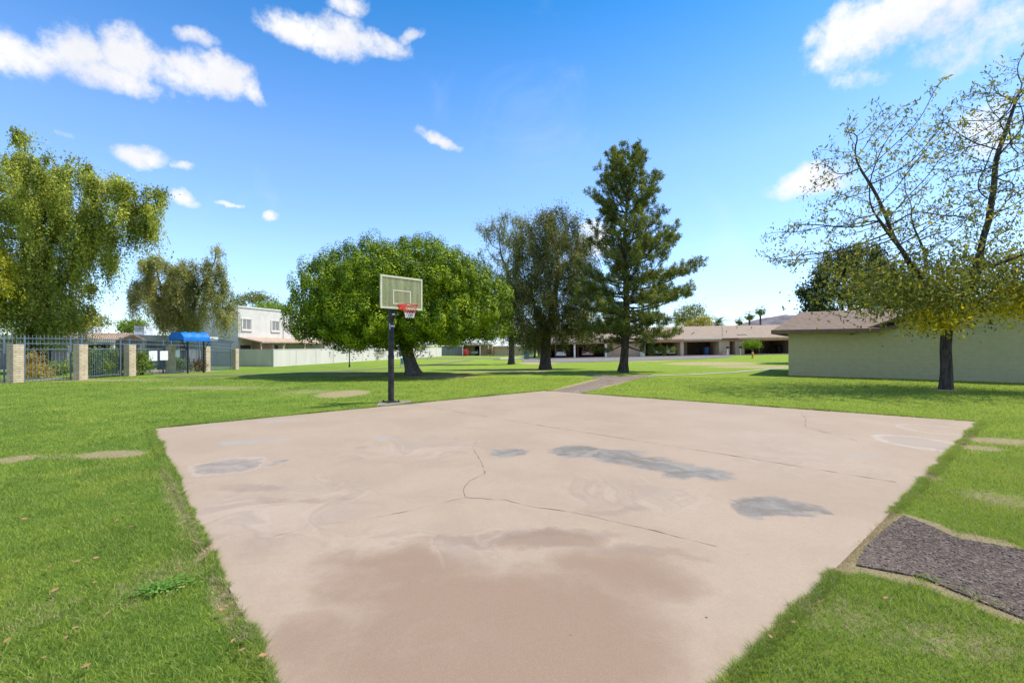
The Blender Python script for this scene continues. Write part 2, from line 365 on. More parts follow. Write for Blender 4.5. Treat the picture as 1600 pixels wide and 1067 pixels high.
s2m = SS(nt, M(nt, 'ADD', s2, M(nt, 'MULTIPLY_ADD', nB.outputs['Fac'], .5, -.25)), .05, .5)
rim = M(nt, 'MULTIPLY', SS(nt, s2, -.25, .0), M(nt, 'SUBTRACT', 1, SS(nt, s2, .02, .3)))
c = MIX(nt, M(nt, 'MULTIPLY', s2m, .72), c, MIX(nt, SS(nt, nB.outputs['Fac'], .35, .62), (.165, .145, .125), (.27, .25, .22)))
c = MIX(nt, M(nt, 'MULTIPLY', rim, .4), c, (.42, .375, .32))
s3 = ellipses(nt, W, [gell(385,691,60,5,.15,1), gell(430,688,24,4,.2,.8), gell(607,686,34,4,.1,.9), gell(440,658,60,3,.1,.7), gell(1350,715,60,6,-.1,.6)])
c = MIX(nt, M(nt, 'MULTIPLY', SS(nt, M(nt, 'ADD', s3, M(nt, 'MULTIPLY_ADD', nB.outputs['Fac'], 1, -.5)), .1, .8), .55), c, (.31, .30, .265))
# ring shaped chalky mark
w3 = N(nt, 'ShaderNodeVectorMath', operation='MULTIPLY_ADD'); L(nt, nW.outputs['Color'], w3.inputs[0]); w3.inputs[1].default_value = (.35, .35, 0); L(nt, vec, w3.inputs[2])
w4 = N(nt, 'ShaderNodeVectorMath', operation='ADD'); L(nt, w3.outputs[0], w4.inputs[0]); w4.inputs[1].default_value = (-.175, -.175, 0)
rg = ellipses(nt, w4.outputs[0], [gell(1432,692,48,12,0,1)]); rg2 = ellipses(nt, w4.outputs[0], [gell(1462,672,40,9,0,1)])
ring = M(nt, 'MAXIMUM', M(nt, 'SUBTRACT', 1, M(nt, 'MULTIPLY', M(nt, 'ABSOLUTE', rg), 2.3)), M(nt, 'SUBTRACT', .8, M(nt, 'MULTIPLY', M(nt, 'ABSOLUTE', rg2), 2.6)))
c = MIX(nt, M(nt, 'MULTIPLY', M(nt, 'MULTIPLY', SS(nt, ring, 0, 1.0), SS(nt, nB.outputs['Fac'], .2, .6)), .6), c, (.46, .41, .35))
c = MIX(nt, M(nt, 'MULTIPLY', SS(nt, rg, .1, .6), .35), c, (.28, .255, .225))
# grain and small dark specks
nD = NOISE(nt, vec, 22, 6, .75); nE = NOISE(nt, vec, 260, 2, .6)
c = MIX(nt, M(nt, 'MULTIPLY', SS(nt, nD.outputs['Fac'], .42, .72), .22), c, (.25, .175, .125))
c = MIX(nt, M(nt, 'MULTIPLY', SS(nt, nC.outputs['Fac'], .35, .65), .26), c, (.24, .165, .115))
c = MIX(nt, M(nt, 'MULTIPLY', SS(nt, nE.outputs['Fac'], .55, .75), .35), c, (.50, .42, .33))
c = MIX(nt, M(nt, 'MULTIPLY', SS(nt, nE.outputs['Fac'], .42, .30), .30), c, (.12, .08, .06))
vo = N(nt, 'ShaderNodeTexVoronoi'); L(nt, vec, vo.inputs['Vector']); vo.inputs['Scale'].default_value = 2.2
spk = M(nt, 'MULTIPLY', M(nt, 'LESS_THAN', vo.outputs['Distance'], .022), SS(nt, nW.outputs['Fac'], .45, .6))
c = MIX(nt, spk, c, (.05, .04, .035))
L(nt, c, b.inputs['Base Color'])
L(nt, MIX(nt, nB.outputs['Fac'], (.62,)*3, (.85,)*3), b.inputs['Roughness']); b.inputs['Specular IOR Level'].default_value = .16
bp = N(nt, 'ShaderNodeBump'); bp.inputs['Strength'].default_value = .25; bp.inputs['Distance'].default_value = .006
L(nt, M(nt, 'ADD', nC.outputs['Fac'], nB.outputs['Fac']), bp.inputs['Height']); L(nt, bp.outputs[0], b.inputs['Normal'])

def asphalt(name, c1, c2, sc_=70, bump=.7):
    m, nt, b = mat_base(name)
    tc = N(nt, 'ShaderNodeTexCoord'); n = NOISE(nt, tc.outputs['Object'], sc_, 5, .75); n2 = NOISE(nt, tc.outputs['Object'], 1.2, 5)
    v = N(nt, 'ShaderNodeTexVoronoi'); L(nt, tc.outputs['Object'], v.inputs['Vector']); v.inputs['Scale'].default_value = sc_
    f = M(nt, 'ADD', M(nt, 'MULTIPLY', n.outputs['Fac'], .6), M(nt, 'MULTIPLY', n2.outputs['Fac'], .4))
    c = MIX(nt, SS(nt, f, .36, .64), c1, c2)
    sv = N(nt, 'ShaderNodeSeparateColor'); L(nt, v.outputs['Color'], sv.inputs[0])
    c = MIX(nt, M(nt, 'MULTIPLY', SS(nt, sv.outputs[0], .6, .95), .5), c, tuple(min(1, q*2.1) for q in c2))
    L(nt, c, b.inputs['Base Color']); b.inputs['Roughness'].default_value = .95; b.inputs['Specular IOR Level'].default_value = .06
    bp = N(nt, 'ShaderNodeBump'); bp.inputs['Strength'].default_value = bump; bp.inputs['Distance'].default_value = .012
    L(nt, M(nt, 'SUBTRACT', n.outputs['Fac'], v.outputs['Distance']), bp.inputs['Height']); L(nt, bp.outputs[0], b.inputs['Normal'])
    return m
m_patch = asphalt('worn_asphalt', (.066, .048, .037), (.155, .118, .092), 60, 1.0)
m_fpath = asphalt('path_asphalt', (.125, .094, .068), (.215, .165, .122), 30)
m_street = asphalt('street_asphalt', (.150, .134, .116), (.190, .170, .148), 12, .3)
m_conc = simple('pale_concrete', (.40, .33, .26), .85, bump=.2, var=.12, scale=2)
m_black = simple('black_steel', (.022, .022, .025), .42, .3, var=.3, scale=9, bump=.1)
m_polepaint = simple('dark_pole_paint', (.032, .029, .03), .5, .2, var=.45, scale=7, bump=.2, bscale=25)
m_crack = simple('crack_dark', (.165, .12, .09), .95)
m_joint = simple('joint_dark', (.15, .105, .08), .95)
m_cream = simple('cream_board_paint', (.55, .52, .36), .5, var=.08, scale=5)
m_red = simple('rim_red', (.62, .055, .035), .45, var=.15)
m_white = simple('white_paint', (.78, .77, .74), .6, var=.05)
m_netred = simple('net_red', (.62, .10, .09), .8); m_netwh = simple('net_white', (.80, .78, .78), .8)
m_brickp = brick('slump_block', (.64, .52, .355), (.56, .45, .30), (.30, .23, .16), .40, .105, .010)
m_fenceblue = simple('fence_blue_grey', (.155, .20, .255), .5, .2, var=.15, scale=3)
m_awning = simple('blue_canvas', (.004, .15, .50), .6, var=.12, scale=1.5, bump=.1, bscale=8)
m_stuccoW = simple('white_stucco', (.60, .565, .50), .9, var=.05, scale=1.2, bump=.15, bscale=30)
m_yardwall = simple('yard_wall_stucco', (.60, .55, .475), .9, var=.05, scale=1.0, bump=.15, bscale=30, streak=True)
m_olive = brick('olive_block_wall', (.47, .42, .25), (.455, .41, .245), (.42, .375, .225), .40, .20, .006, .92, .2, mul=(.90, .89, .87))
m_beige = simple('beige_stucco', (.46, .37, .26), .9, var=.08, scale=1.2, bump=.15, bscale=30, streak=True)
m_grey = simple('grey_siding', (.20, .20, .195), .8, var=.08, scale=1, bump=.1, bscale=20, streak=True)
m_brownfascia = simple('brown_fascia', (.185, .115, .08), .7, var=.12, streak=False)
m_carwall = simple('carport_wall_shade', (.17, .125, .09), .9, var=.12, scale=1.2)  # beige walls darkened in colour for the deep shade inside the carports
m_tan = simple('tan_trim', (.50, .33, .22), .75, var=.12)
m_wood = simple('ceiling_wood', (.50, .27, .13), .8, var=.15)
m_dark = simple('dark_recess', (.035, .032, .03), .9)  # near-black colour painted for shade in openings; doors and cooler lids share it
m_whitefascia = simple('white_fascia', (.62, .60, .54), .6, var=.04)
m_roofpink = brick('shingles_tan', (.37, .275, .185), (.32, .235, .158), (.24, .175, .118), .5, .16, .02, .95, .3)
m_roofbrown = brick('shingles_brown', (.25, .17, .112), (.21, .14, .092), (.14, .097, .066), .4, .07, .012, .95, .4)
m_terracotta = simple('patio_cover', (.40, .28, .19), .8, var=.12, scale=2)
m_metalunit = simple('rooftop_metal', (.60, .62, .64), .45, .4, var=.1)
m_green = simple('green_paint', (.10, .17, .14), .6); m_bluebin = simple('blue_plastic', (.02, .07, .22), .5)
m_hydr = simple('hydrant_yellow', (.62, .34, .03), .5)
m_glass = simple('window_glass', (.055, .06, .065), .12, var=.3, scale=2, spec=.8)
m_blind = simple('window_blind', (.24, .225, .21), .7, var=.15, scale=6)
m_sign = simple('sign_white', (.80, .80, .80), .5, var=.03)
m_rubber = simple('tyre_rubber', (.015, .015, .015), .8); m_rim_al = simple('wheel_metal', (.45, .45, .46), .35, .7)
m_tail = simple('tail_lamp', (.35, .01, .01), .25); m_hill = simple('hill_rock', (.135, .112, .108), .95, var=.3, scale=.02)
m_leafdry = simple('dead_leaf', (.36, .20, .075), .8, var=.35, scale=20)
m_gravel = simple('gravel_stone', (.17, .135, .11), .9, var=.5, scale=30)
m_tan_sand = simple('desert_gravel', (.34, .26, .18), .95, var=.2, scale=6, bump=.3)

# ------------------------------------------------------------------ ground, court, paths
xs = np.unique(np.concatenate([np.linspace(-1500, -120, 12), np.linspace(-120, 120, 121), np.linspace(120, 1500, 12)]))
ys = np.unique(np.concatenate([np.linspace(-60, 0, 7), np.linspace(0, 140, 71), np.linspace(140, 3000, 15)]))
GX, GY = np.meshgrid(xs, ys); GZ = g(GX, GY)
idx = np.arange(GX.size).reshape(GX.shape)
f = np.stack([idx[:-1, :-1], idx[:-1, 1:], idx[1:, 1:], idx[1:, :-1]], -1).reshape(-1, 4)
tag(np_mesh('ground', np.stack([GX, GY, GZ], -1), f, m_lawn, smooth=True), kind='structure')

cL, cF, cR = P(237, 671), P(850, 611), P(1532, 660); cN = np.array([-.24, 1.2, 0])
court_poly = [tuple(q[:2]) for q in (cN, cR, cF, cL)]
mb = MB(); mb.prism(court_poly, -.15, .014)
court = tag(mb.build('court', m_court, bevel=.006), kind='structure')
def ribbon(pxpts, w, name, mat, z=.012, kind='structure', parent=None, jag=0, raw=False, thick=.0):
    pts = [np.asarray(q, float) if raw else P(*q) for q in pxpts]
    # densify
    dp = []
    for a, b_ in zip(pts[:-1], pts[1:]):
        n = max(1, int(np.linalg.norm((b_-a)[:2])/(.8 if not jag else .09)))
        for k in range(n): dp.append(a+(b_-a)*k/n)
    dp.append(pts[-1]); V = []; F = []
    for i, p in enumerate(dp):
        d = dp[min(i+1, len(dp)-1)]-dp[max(i-1, 0)]; nn = np.array([-d[1], d[0]])/max(1e-6, math.hypot(d[0], d[1]))
        j = rng.normal(0, jag, 2) if jag else (0, 0)
        ww = w if not jag else w*rng.choice([.1, .45, .9, 1.5, 3.4], p=[.22, .33, .28, .12, .05])
        for s_ in (-1, 1):
            q = p[:2]+nn*ww/2*s_+(np.array([j[0], j[1]]))
            V.append((q[0], q[1], float(g(q[0], q[1]))+z))
        if i: k = 2*i; F.append((k-2, k-1, k+1, k))
    o = np_mesh(name, V, np.array(F), mat, parent)
    if kind: tag(o, kind=kind)
    return o
ribbon([(640,632),(840,665),(1100,706),(1260,732),(1400,755)], .012, 'control_joint', m_joint, z=.0165, kind=None, parent=court, jag=.002)
crk = [([(747,688),(738,700),(752,722),(757,742),(735,752),(724,765),(727,779)], .012), ([(727,779),(790,783),(830,793),(900,803),(950,815)], .016),
       ([(950,815),(1010,828),(1075,845),(1120,856)], .012), ([(1250,645),(1259,655),(1258,668),(1340,690)], .02),
       ([(727,779),(640,800),(560,815),(505,822),(440,838),(380,850)], .007), ([(276,760),(300,756)], .012), ([(315,905),(352,902)], .01), ([(318,846),(330,844)], .012)]
for pts, w in crk: ribbon(pts, w*.6, 'crack', m_crack, z=.0165, kind=None, parent=court, jag=.006)
# pole footing
pp = P(611, 629)
mb = MB(); mb.prism([P(588, 637)[:2], P(650, 631.5)[:2], P(640, 626)[:2], P(592, 628)[:2]], -.1, .016); tag(mb.build('footing_pad', simple('old_concrete', (.25, .2, .155), .9, bump=.3, var=.15, scale=5)), kind='structure')
# asphalt path on the right side of the court
pa = [P(1412, 807), P(1452, 822), P(1495, 842), P(1600, 861), P(1600, 861)*np.array([1, 1, 1])+np.array([6, -.9, 0]), P(1600, 968)+np.array([6, -1.4, 0]), P(1600, 968), P(1520, 936), P(1440, 903), P(1338, 884), P(1352, 856), P(1385, 826)]
patch_poly = [tuple(q[:2]) for q in pa]
mb = MB(); mb.prism(patch_poly, -.1, .014); tag(mb.build('path', m_patch), kind='structure')
pf = [P(858, 612.5), P(908, 615.5), P(945, 603), P(985, 594), P(1025, 588), P(1000, 586.5), P(950, 587.5), P(935, 586), P(900, 585.5), P(925, 588.5), P(940, 592), P(905, 601)]
mb = MB(); mb.prism([q[:2] for q in pf], -.1, .012)
for i, v in enumerate(mb.v): mb.v[i] = (v[0], v[1], v[2]+float(g(v[0], v[1])))
tag(mb.build('path', m_fpath), kind='structure'); path_poly = [tuple(q[:2]) for q in pf]
ribbon([(250,588),(330,587.5),(430,584.5),(520,580.5),(600,575.5),(650,572.5),(700,567),(735,563)], 1.1, 'path', m_fpath, z=.02)
ribbon([(1010,587.5),(1080,585.5),(1150,581.5),(1200,577),(1260,573)], .45, 'path', m_conc, z=.02)

# street and aprons in front of the carports
def sheet(x0, x1, yfun0, yfun1, name, mat, z, n=60):
    V = []; F = []
    for i in range(n+1):
        x = x0+(x1-x0)*i/n
        for yf in (yfun0, yfun1):
            y = yf(x) if callable(yf) else yf
            V.append((x, y, float(g(x, y))+z))
        if i: k = 2*i; F.append((k-2, k, k+1, k-1))
    return tag(np_mesh(name, V, np.array(F), mat), kind='structure')
yn = lambda x: np.interp(x, [-14, 3, 6, 10, 14, 24, 30, 33.5, 35], [76, 60, 56, 56, 57, 59, 63, 69, 71.8])
sheet(1.5, 35, yn, 72, 'street', m_street, .03)
sheet(-30, 2, 78, 84, 'street', m_street, .03)
sheet(-2, 90, 71.9, 82.5, 'driveway', m_conc, .05)
mb = MB()
for i in range(30):
    x = 12+i*.8
mbk = MB(); mbk.box(-3, 60, -.08, .08, -.25, .1)
sw = mbk.build('kerb', m_conc); sw.location = (27-27, 71.8, 0)
for v in sw.data.vertices: v.co.z += .0187*(v.co.x-27)
tag(sw, kind='structure')
# desert gravel inside the pool fence
V = []; 
mb = MB(); mb.prism([(-60, 16), (-22.6, 16), (-22.9, 23), (-22.2, 26), (-21.8, 29), (-21, 33), (-26, 36), (-60, 44)], -.2, .01)
for i, v in enumerate(mb.v): mb.v[i] = (v[0], v[1], v[2]+float(g(v[0], v[1])))
tag(mb.build('gravel_bed', m_tan_sand), kind='structure')

# hills
def hill(name, pts, Y, depth=500):
    xs_ = np.linspace(pts[0][0], pts[-1][0], 120)
    V = []; F = []
    rows = 10
    for j in range(rows+1):
        for i, x in enumerate(xs_):
            h = np.interp(x, [p[0] for p in pts], [p[1] for p in pts])
            t = j/rows
            nz = 6*math.sin(x*.021+j)+5*math.sin(x*.057+j*2.1)+3*math.sin(x*.13)
            V.append((x+nz, Y-depth*(1-t)+nz, (h+nz*.35*(h > 5))*(t**.8)-2*(1-t)))
    n = len(xs_)
    for j in range(rows):
        for i in range(n-1): F.append((j*n+i, j*n+i+1, (j+1)*n+i+1, (j+1)*n+i))
    return tag(np_mesh(name, V, np.array(F), m_hill, smooth=True), kind='structure')
Yh = 2200
hill('hill', [(XD(1090, Yh), 0), (XD(1130, Yh), 80), (XD(1170, Yh), 118), (XD(1200, Yh), 140), (XD(1225, Yh), 150), (XD(1260, Yh), 148), (XD(1330, Yh), 120), (XD(1450, Yh), 60), (XD(1600, Yh), 0)], Yh)

# ------------------------------------------------------------------ grass blades
def inpoly(x, y, poly):
    c = np.zeros(len(x), bool); n = len(poly); j = n-1
    for i in range(n):
        xi, yi = poly[i]; xj, yj = poly[j]
        cond = ((yi > y) != (yj > y)) & (x < (xj-xi)*(y-yi)/(yj-yi+1e-12)+xi); c ^= cond; j = i
    return c
def shrink(poly, d):
    cx = np.mean([p[0] for p in poly]); cy = np.mean([p[1] for p in poly])
    return [(p[0]+(cx-p[0])/math.hypot(p[0]-cx, p[1]-cy)*d, p[1]+(cy-p[1])/math.hypot(p[0]-cx, p[1]-cy)*d) for p in poly]
def edge_noise(x, y):
    return .016*np.sin(x*9.1+y*4.3)+.012*np.sin(x*23.7-y*17.1)+.010*np.sin(x*51+y*47)
def make_grass():
    X = []; Y = []
    for y0 in np.concatenate([np.arange(.05, 10, .25), np.arange(10, 24, .5)]):
        dy = .25 if y0 < 10 else .5
        rho = min(10500, max(260, 1.9*352e3/(y0+.1)**3))
        wx = 1.16*(y0+dy)+.8
        n = int(rho*2*wx*dy)
        X.append(rng.uniform(-wx, wx, n)); Y.append(rng.uniform(y0, y0+dy, n))
        n2 = int(min(rho, 3200)*2*5*dy*.6); side = rng.choice([-1, 1], n2)   # verges beyond the picture, thinner
        X.append(side*rng.uniform(wx, wx+5, n2)); Y.append(rng.uniform(y0, y0+dy, n2))
    X = np.concatenate(X); Y = np.concatenate(Y)
    e = edge_noise(X, Y)
    def cdist(x, y):
        cx = np.mean([p_[0] for p_ in court_poly]); cy = np.mean([p_[1] for p_ in court_poly]); dd = np.full(len(x), -99.)
        for (x0, y0), (x1, y1) in zip(court_poly, court_poly[1:]+court_poly[:1]):
            nx, ny = y1-y0, -(x1-x0); l_ = math.hypot(nx, ny); nx /= l_; ny /= l_
            if (cx-x0)*nx+(cy-y0)*ny > 0: nx, ny = -nx, -ny
            dd = np.maximum(dd, (x-x0)*nx+(y-y0)*ny)
        return dd
    FX = []; FY = []
    for (x0, y0), (x1, y1), dn in ((court_poly[3], court_poly[0], 7000), (court_poly[0], court_poly[1], 7000), (court_poly[1], court_poly[2], 1500), (court_poly[2], court_poly[3], 1500)):
        ln_ = math.hypot(x1-x0, y1-y0); nn_ = int(dn*ln_*.9); t_ = rng.random(nn_)**1.0; w_ = rng.normal(0, .035, nn_)
        FX.append(x0+(x1-x0)*t_-(y1-y0)/ln_*w_); FY.append(y0+(y1-y0)*t_+(x1-x0)/ln_*w_)
    nf0 = len(X); X = np.concatenate([X]+FX); Y = np.concatenate([Y]+FY); e = edge_noise(X, Y)
    vis = (np.abs(X) < 1.16*Y+6) & (Y > 0)
    cd = cdist(X, Y)
    tuft = np.sin(X*3.7+Y*5.1)*np.sin(X*8.3-Y*6.7)+.6*np.sin(X*19+Y*23)
    keep = vis & (cd > -.004-.022*np.clip(tuft, 0, 1.4)+e*.5) &  ~inpoly(X+e, Y-e, shrink(patch_poly, .05)) & ~inpoly(X, Y, shrink(path_poly, .05))
    # thin out on the bare patches
    dm = np.full(len(X), -9.)
    for (cx, cy, a, b_, rot, w) in dry:
        dx, dy = X-cx, Y-cy; u = (dx*math.cos(rot)+dy*math.sin(rot))/a; v = (-dx*math.sin(rot)+dy*math.cos(rot))/b_
        dm = np.maximum(dm, w*(1-u*u-v*v))
    keep &= ~((dm > .1) & (rng.random(len(X)) < np.clip(dm*1.1, 0, .8)))
    X = X[keep]; Y = Y[keep]; dm = dm[keep]; cd = cd[keep]; n = len(X)
    sc_ = np.clip(Y/4.5, 1, 3.2)
    h = rng.uniform(.018, .044, n)*np.where(dm > .2, .6, 1)*(1+.25*np.sin(X*3.1+Y*1.7)*np.sin(X*1.3-Y*2.9))
    h *= np.clip(sc_, 1, 1.35)*np.where(np.abs(cd) < .06, 1.25, 1)
    w = rng.uniform(.0022, .0042, n)*sc_*np.where(np.abs(X) > 1.16*Y+1, 1.9, 1)
    a = rng.uniform(0, 2*np.pi, n); ln = rng.uniform(.3, 1.5, n)*h; bend = rng.uniform(0, 2*np.pi, n)
    base = np.stack([X, Y, g(X, Y)-.004], -1)
    t = np.stack([np.cos(a), np.sin(a), np.zeros(n)], -1)*w[:, None]/2
    ld = np.stack([np.cos(bend), np.sin(bend), np.zeros(n)], -1)*ln[:, None]
    up = np.stack([np.zeros(n), np.zeros(n), h], -1)
    mid = base+up*.6+ld*.35
    V = np.stack([base-t, base+t, mid+t*.8, mid-t*.8, base+up+ld], 1).reshape(-1, 3)
    i = np.arange(n)*5
    q = np.stack([i, i+1, i+2, i+3], -1); tr = np.stack([i+3, i+2, i+4], -1)
    r = np.repeat(rng.random(n), 5); s_ = np.repeat((rng.random(n) < np.where(X+.35*Y > .5, .15, .05)).astype(float)*rng.uniform(.5, 1, n), 5)
    o = np_mesh('grass', V, [q, tr], m_grass, attrs={'rnd': r, 'straw': s_})
    tag(o, 'mown green grass covering the ground around the court', 'grass', kind='stuff')
    print('blades', n)
make_grass()
# ------------------------------------------------------------------ gravel on the asphalt patch
def stones():
    n = 9000
    xs_ = [p[0] for p in patch_poly]; ys_ = [p[1] for p in patch_poly]
    X = rng.uniform(min(xs_), min(max(xs_), 7.5), n*2); Y = rng.uniform(min(ys_), max(ys_), n*2)
    k = inpoly(X, Y, patch_poly) & (X < 1.2*Y+.3); X = X[k][:n]; Y = Y[k][:n]; n = len(X)
    oc = np.array([(1, 0, 0), (0, 1, 0), (-1, 0, 0), (0, -1, 0), (0, 0, 1), (0, 0, -1)], float)
    F = np.array([(0, 1, 4), (1, 2, 4), (2, 3, 4), (3, 0, 4), (1, 0, 5), (2, 1, 5), (3, 2, 5), (0, 3, 5)])
    s_ = rng.uniform(.002, .015, n)**1.0*rng.choice([.6, 1], n)
    V = oc[None]*s_[:, None, None]*rng.uniform(.6, 1.3, (n, 6, 1))*np.array([1, 1, .6]); 
    a = rng.uniform(0, 6.28, n); ca, sa = np.cos(a), np.sin(a)
    x = V[..., 0]*ca[:, None]-V[..., 1]*sa[:, None]; y = V[..., 0]*sa[:, None]+V[..., 1]*ca[:, None]
    V = np.stack([x+X[:, None], y+Y[:, None], V[..., 2]+.016], -1)
    FF = (np.arange(n)[:, None, None]*6+F[None]).reshape(-1, 3)
    tag(np_mesh('gravel', V, FF, m_gravel), 'loose grey brown gravel on the worn asphalt path', 'gravel', kind='stuff')
stones()
# fallen leaves
leaf_px = [(150,883),(85,935),(118,996),(183,822),(204,832),(285,853),(277,902),(121,888),(75,898),(148,921),(170,970),(207,795),(171,795),(322,880),(378,1032),(410,1040),(134,1056),
           (68,1043),(283,929),(38,820),(186,717),(1204,1008),(1385,948),(1540,955),(1525,716),(1466,706),(1465,925),(12,1015),(365,1015),(230,745),(60,745),(300,860),(346,965),(1240,985),(104,1010)]
def weeds(px, py, label):
    p = P(px, py); root = empty('weed_patch', p, .5, label, 'weeds'); n = 260
    pos = np.stack([rng.normal(0, .085, n), rng.normal(0, .05, n), rng.uniform(.025, .05, n)], -1)
    V = []; F = []; rr = []
    for i in range(n):
        a = rng.uniform(0, 6.28); L_ = rng.uniform(.010, .019); t = np.array([math.cos(a), math.sin(a), rng.uniform(-.2, .3)])*L_; w = np.array([-math.sin(a), math.cos(a), rng.uniform(-.2, .2)])*L_*.55; b0 = len(V)
        V += [pos[i]-t, pos[i]+w, pos[i]+t, pos[i]-w]; F.append((b0, b0+1, b0+2, b0+3)); rr += [rng.random()]*4
    np_mesh('leaves', V, np.array(F), lf_weed, root, attrs={'rnd': rr})
    mb = MB()
    for i in range(1): q0 = pos[i*9]; mb.tube([(q0[0], q0[1], 0), tuple(q0)], .0012, 4)
    mb.build('stems', lf_weed, root)
lf_weed = leafmat('weed_leaf', (.08, .18, .02), (.13, .27, .035), (.20, .35, .06), .3, 3)
weeds(255, 922, 'creeping bright green weed patch in the near left lawn')
def leafmesh():
    out_ = []
    for k, (L_, W_) in enumerate([(.040, .024), (.050, .024), (.036, .028)]):
        mb = MB(); pts = [(-.5, 0), (-.3, .32), (0, .5), (.3, .3), (.5, 0), (.3, -.34), (0, -.5), (-.3, -.3)]
        top = [(x*L_, y*W_, .006+abs(y)*.016+x*x*.02) for x, y in pts]
        mb.slab(top, (0, 0, -.0012)); mb.tube([(-.5*L_, 0, .01), (-.75*L_, .003, .002)], .0008, 4)
        out_.append(mb)
    return out_
protos = []
for i, (x, y) in enumerate(leaf_px):
    p = P(x, y)
    if i < 3: o = leafmesh()[i].build('fallen_leaf', m_leafdry); protos.append(o)
    else: o = protos[i % 3].copy(); col.objects.link(o)
    inlawn = not inpoly(np.array([p[0]]), np.array([p[1]]), court_poly)[0]
    o.location = (p[0], p[1], .046 if inlawn else .024); o.rotation_euler = (rng.uniform(-.25, .25), rng.uniform(-.25, .25), rng.uniform(0, 6.28))
    s_ = rng.uniform(.75, 1.25); o.scale = (s_, s_, s_)
    tag(o, 'small dry tan fallen leaf lying on the green lawn', 'leaf', 'fallen leaves scattered on the lawn')

# ------------------------------------------------------------------ trees
rng = np.random.default_rng(21)
def unit(v): return v/np.maximum(1e-9, np.linalg.norm(v, axis=-1, keepdims=True))
def leaves_np(pos, size, aspect=.5, nrm=None, nj=.8, tan=None, tj=.6):
    n = len(pos); rn = unit(rng.normal(size=(n, 3)))
    nn = rn if nrm is None else unit(nrm+rn*nj)
    t = unit(rng.normal(size=(n, 3))) if tan is None else unit(np.asarray(tan)+rng.normal(size=(n, 3))*tj)
    t = unit(t-nn*np.sum(t*nn, -1, keepdims=True)); w = np.cross(nn, t)
    s_ = (size*rng.uniform(.65, 1.35, n))[:, None]
    V = np.stack([pos-t*s_/2, pos+w*s_*aspect/2+t*s_*.05, pos+t*s_/2, pos-w*s_*aspect/2+t*s_*.05], 1).reshape(-1, 3)
    F = np.arange(4*n).reshape(-1, 4)
    return V, F, np.repeat(rng.random(n), 4)
def crown_obj(parts, mat, parent, name='crown', label=None):
    V = np.concatenate([p[0] for p in parts]); off = 0; F = []
    for p in parts: F.append(p[1]+off); off += len(p[0])
    o = np_mesh(name, V, np.concatenate(F), mat, parent, attrs={'rnd': np.concatenate([p[2] for p in parts])})
    if label: o['label'] = label
    return o
def colonize(att, nodes, parents, step=.35, infl=3.0, kill=.6, iters=220, trop=(0, 0, .05), jit=.12, maxn=6000):
    nodes = [np.array(q, float) for q in nodes]; parents = list(parents)
    A = np.array(att); NP = np.array(nodes)
    d = np.linalg.norm(A[:, None]-NP[None], axis=-1); ni = d.argmin(1); nd = d.min(1)
    alive = np.ones(len(A), bool); trop = np.array(trop)
    for it in range(iters):
        act = alive & (nd < infl)
        if not act.any():
            if not alive.any(): break
            act = alive & (nd <= nd[alive].min()+.5)
        ids = np.unique(ni[act]); new = []; np_ = []
        dirs = unit(A-np.array(nodes)[ni])
        for k in ids:
            m_ = act & (ni == k); dr = dirs[m_].mean(0); 
            if np.linalg.norm(dr) < .15: dr = dirs[m_][0]
            dr = unit(unit(dr)+trop+rng.normal(0, jit, 3)); new.append(nodes[k]+dr*step); np_.append(k)
        base = len(nodes); nodes += new; parents += [int(q) for q in np_]
        NN = np.array(new); dd = np.linalg.norm(A[:, None]-NN[None], axis=-1); mi = dd.argmin(1); md = dd.min(1)
        up = md < nd; nd[up] = md[up]; ni[up] = base+mi[up]
        alive &= nd > kill
        if len(nodes) > maxn: break
    return np.array(nodes), np.array(parents)
def skeleton_mesh(nodes, parents, R0, rt, name, mat, parent, flare=1.5, flare_h=.5, seg=7, minr=0.0, lean_r=None, smooth_it=2):
    n = len(nodes); ch = [[] for _ in range(n)]
    for i, p in enumerate(parents):
        if p >= 0: ch[p].append(i)
    order = []; st = [0]
    while st:
        k = st.pop(); order.append(k); st += ch[k]
    tips = np.zeros(n)
    for k in reversed(order): tips[k] = 1 if not ch[k] else sum(tips[c_] for c_ in ch[k])
    p_ = math.log(R0/rt)/math.log(max(3, tips[0])); r = rt*tips**p_
    P2 = nodes.copy()
    for _ in range(smooth_it):
        Q = P2.copy()
        for k in range(1, n):
            if len(ch[k]) >= 1:
                c_ = max(ch[k], key=lambda q: tips[q]); Q[k] = .5*P2[k]+.25*(P2[parents[k]]+P2[c_])
        P2 = Q
    z0 = P2[0][2]
    rr = r*(1+(flare-1)*np.exp(-(P2[:, 2]-z0)/flare_h)*(np.linalg.norm(P2[:, :2]-P2[0, :2], axis=1) < 1.0))
    mb = MB()
    starts = [(0, None)]
    while starts:
        k, par = starts.pop(); path = []; rad = []
        if par is not None: path.append(P2[par]); rad.append(min(rr[par]*.85, rr[k]*1.25))
        while True:
            path.append(P2[k]); rad.append(rr[k])
            if not ch[k]: break
            c_ = sorted(ch[k], key=lambda q: -tips[q])
            for q in c_[1:]: starts.append((q, k))
            k = c_[0]
        if len(path) > 1 and max(rad) > minr:
            rad[-1] *= .5
            mb.tube(path, rad, seg if rad[0] > .06 else (5 if rad[0] > .025 else 3), caps=False)
    o = mb.build(name, mat, parent, smooth=True)
    return o, P2, r, ch, tips
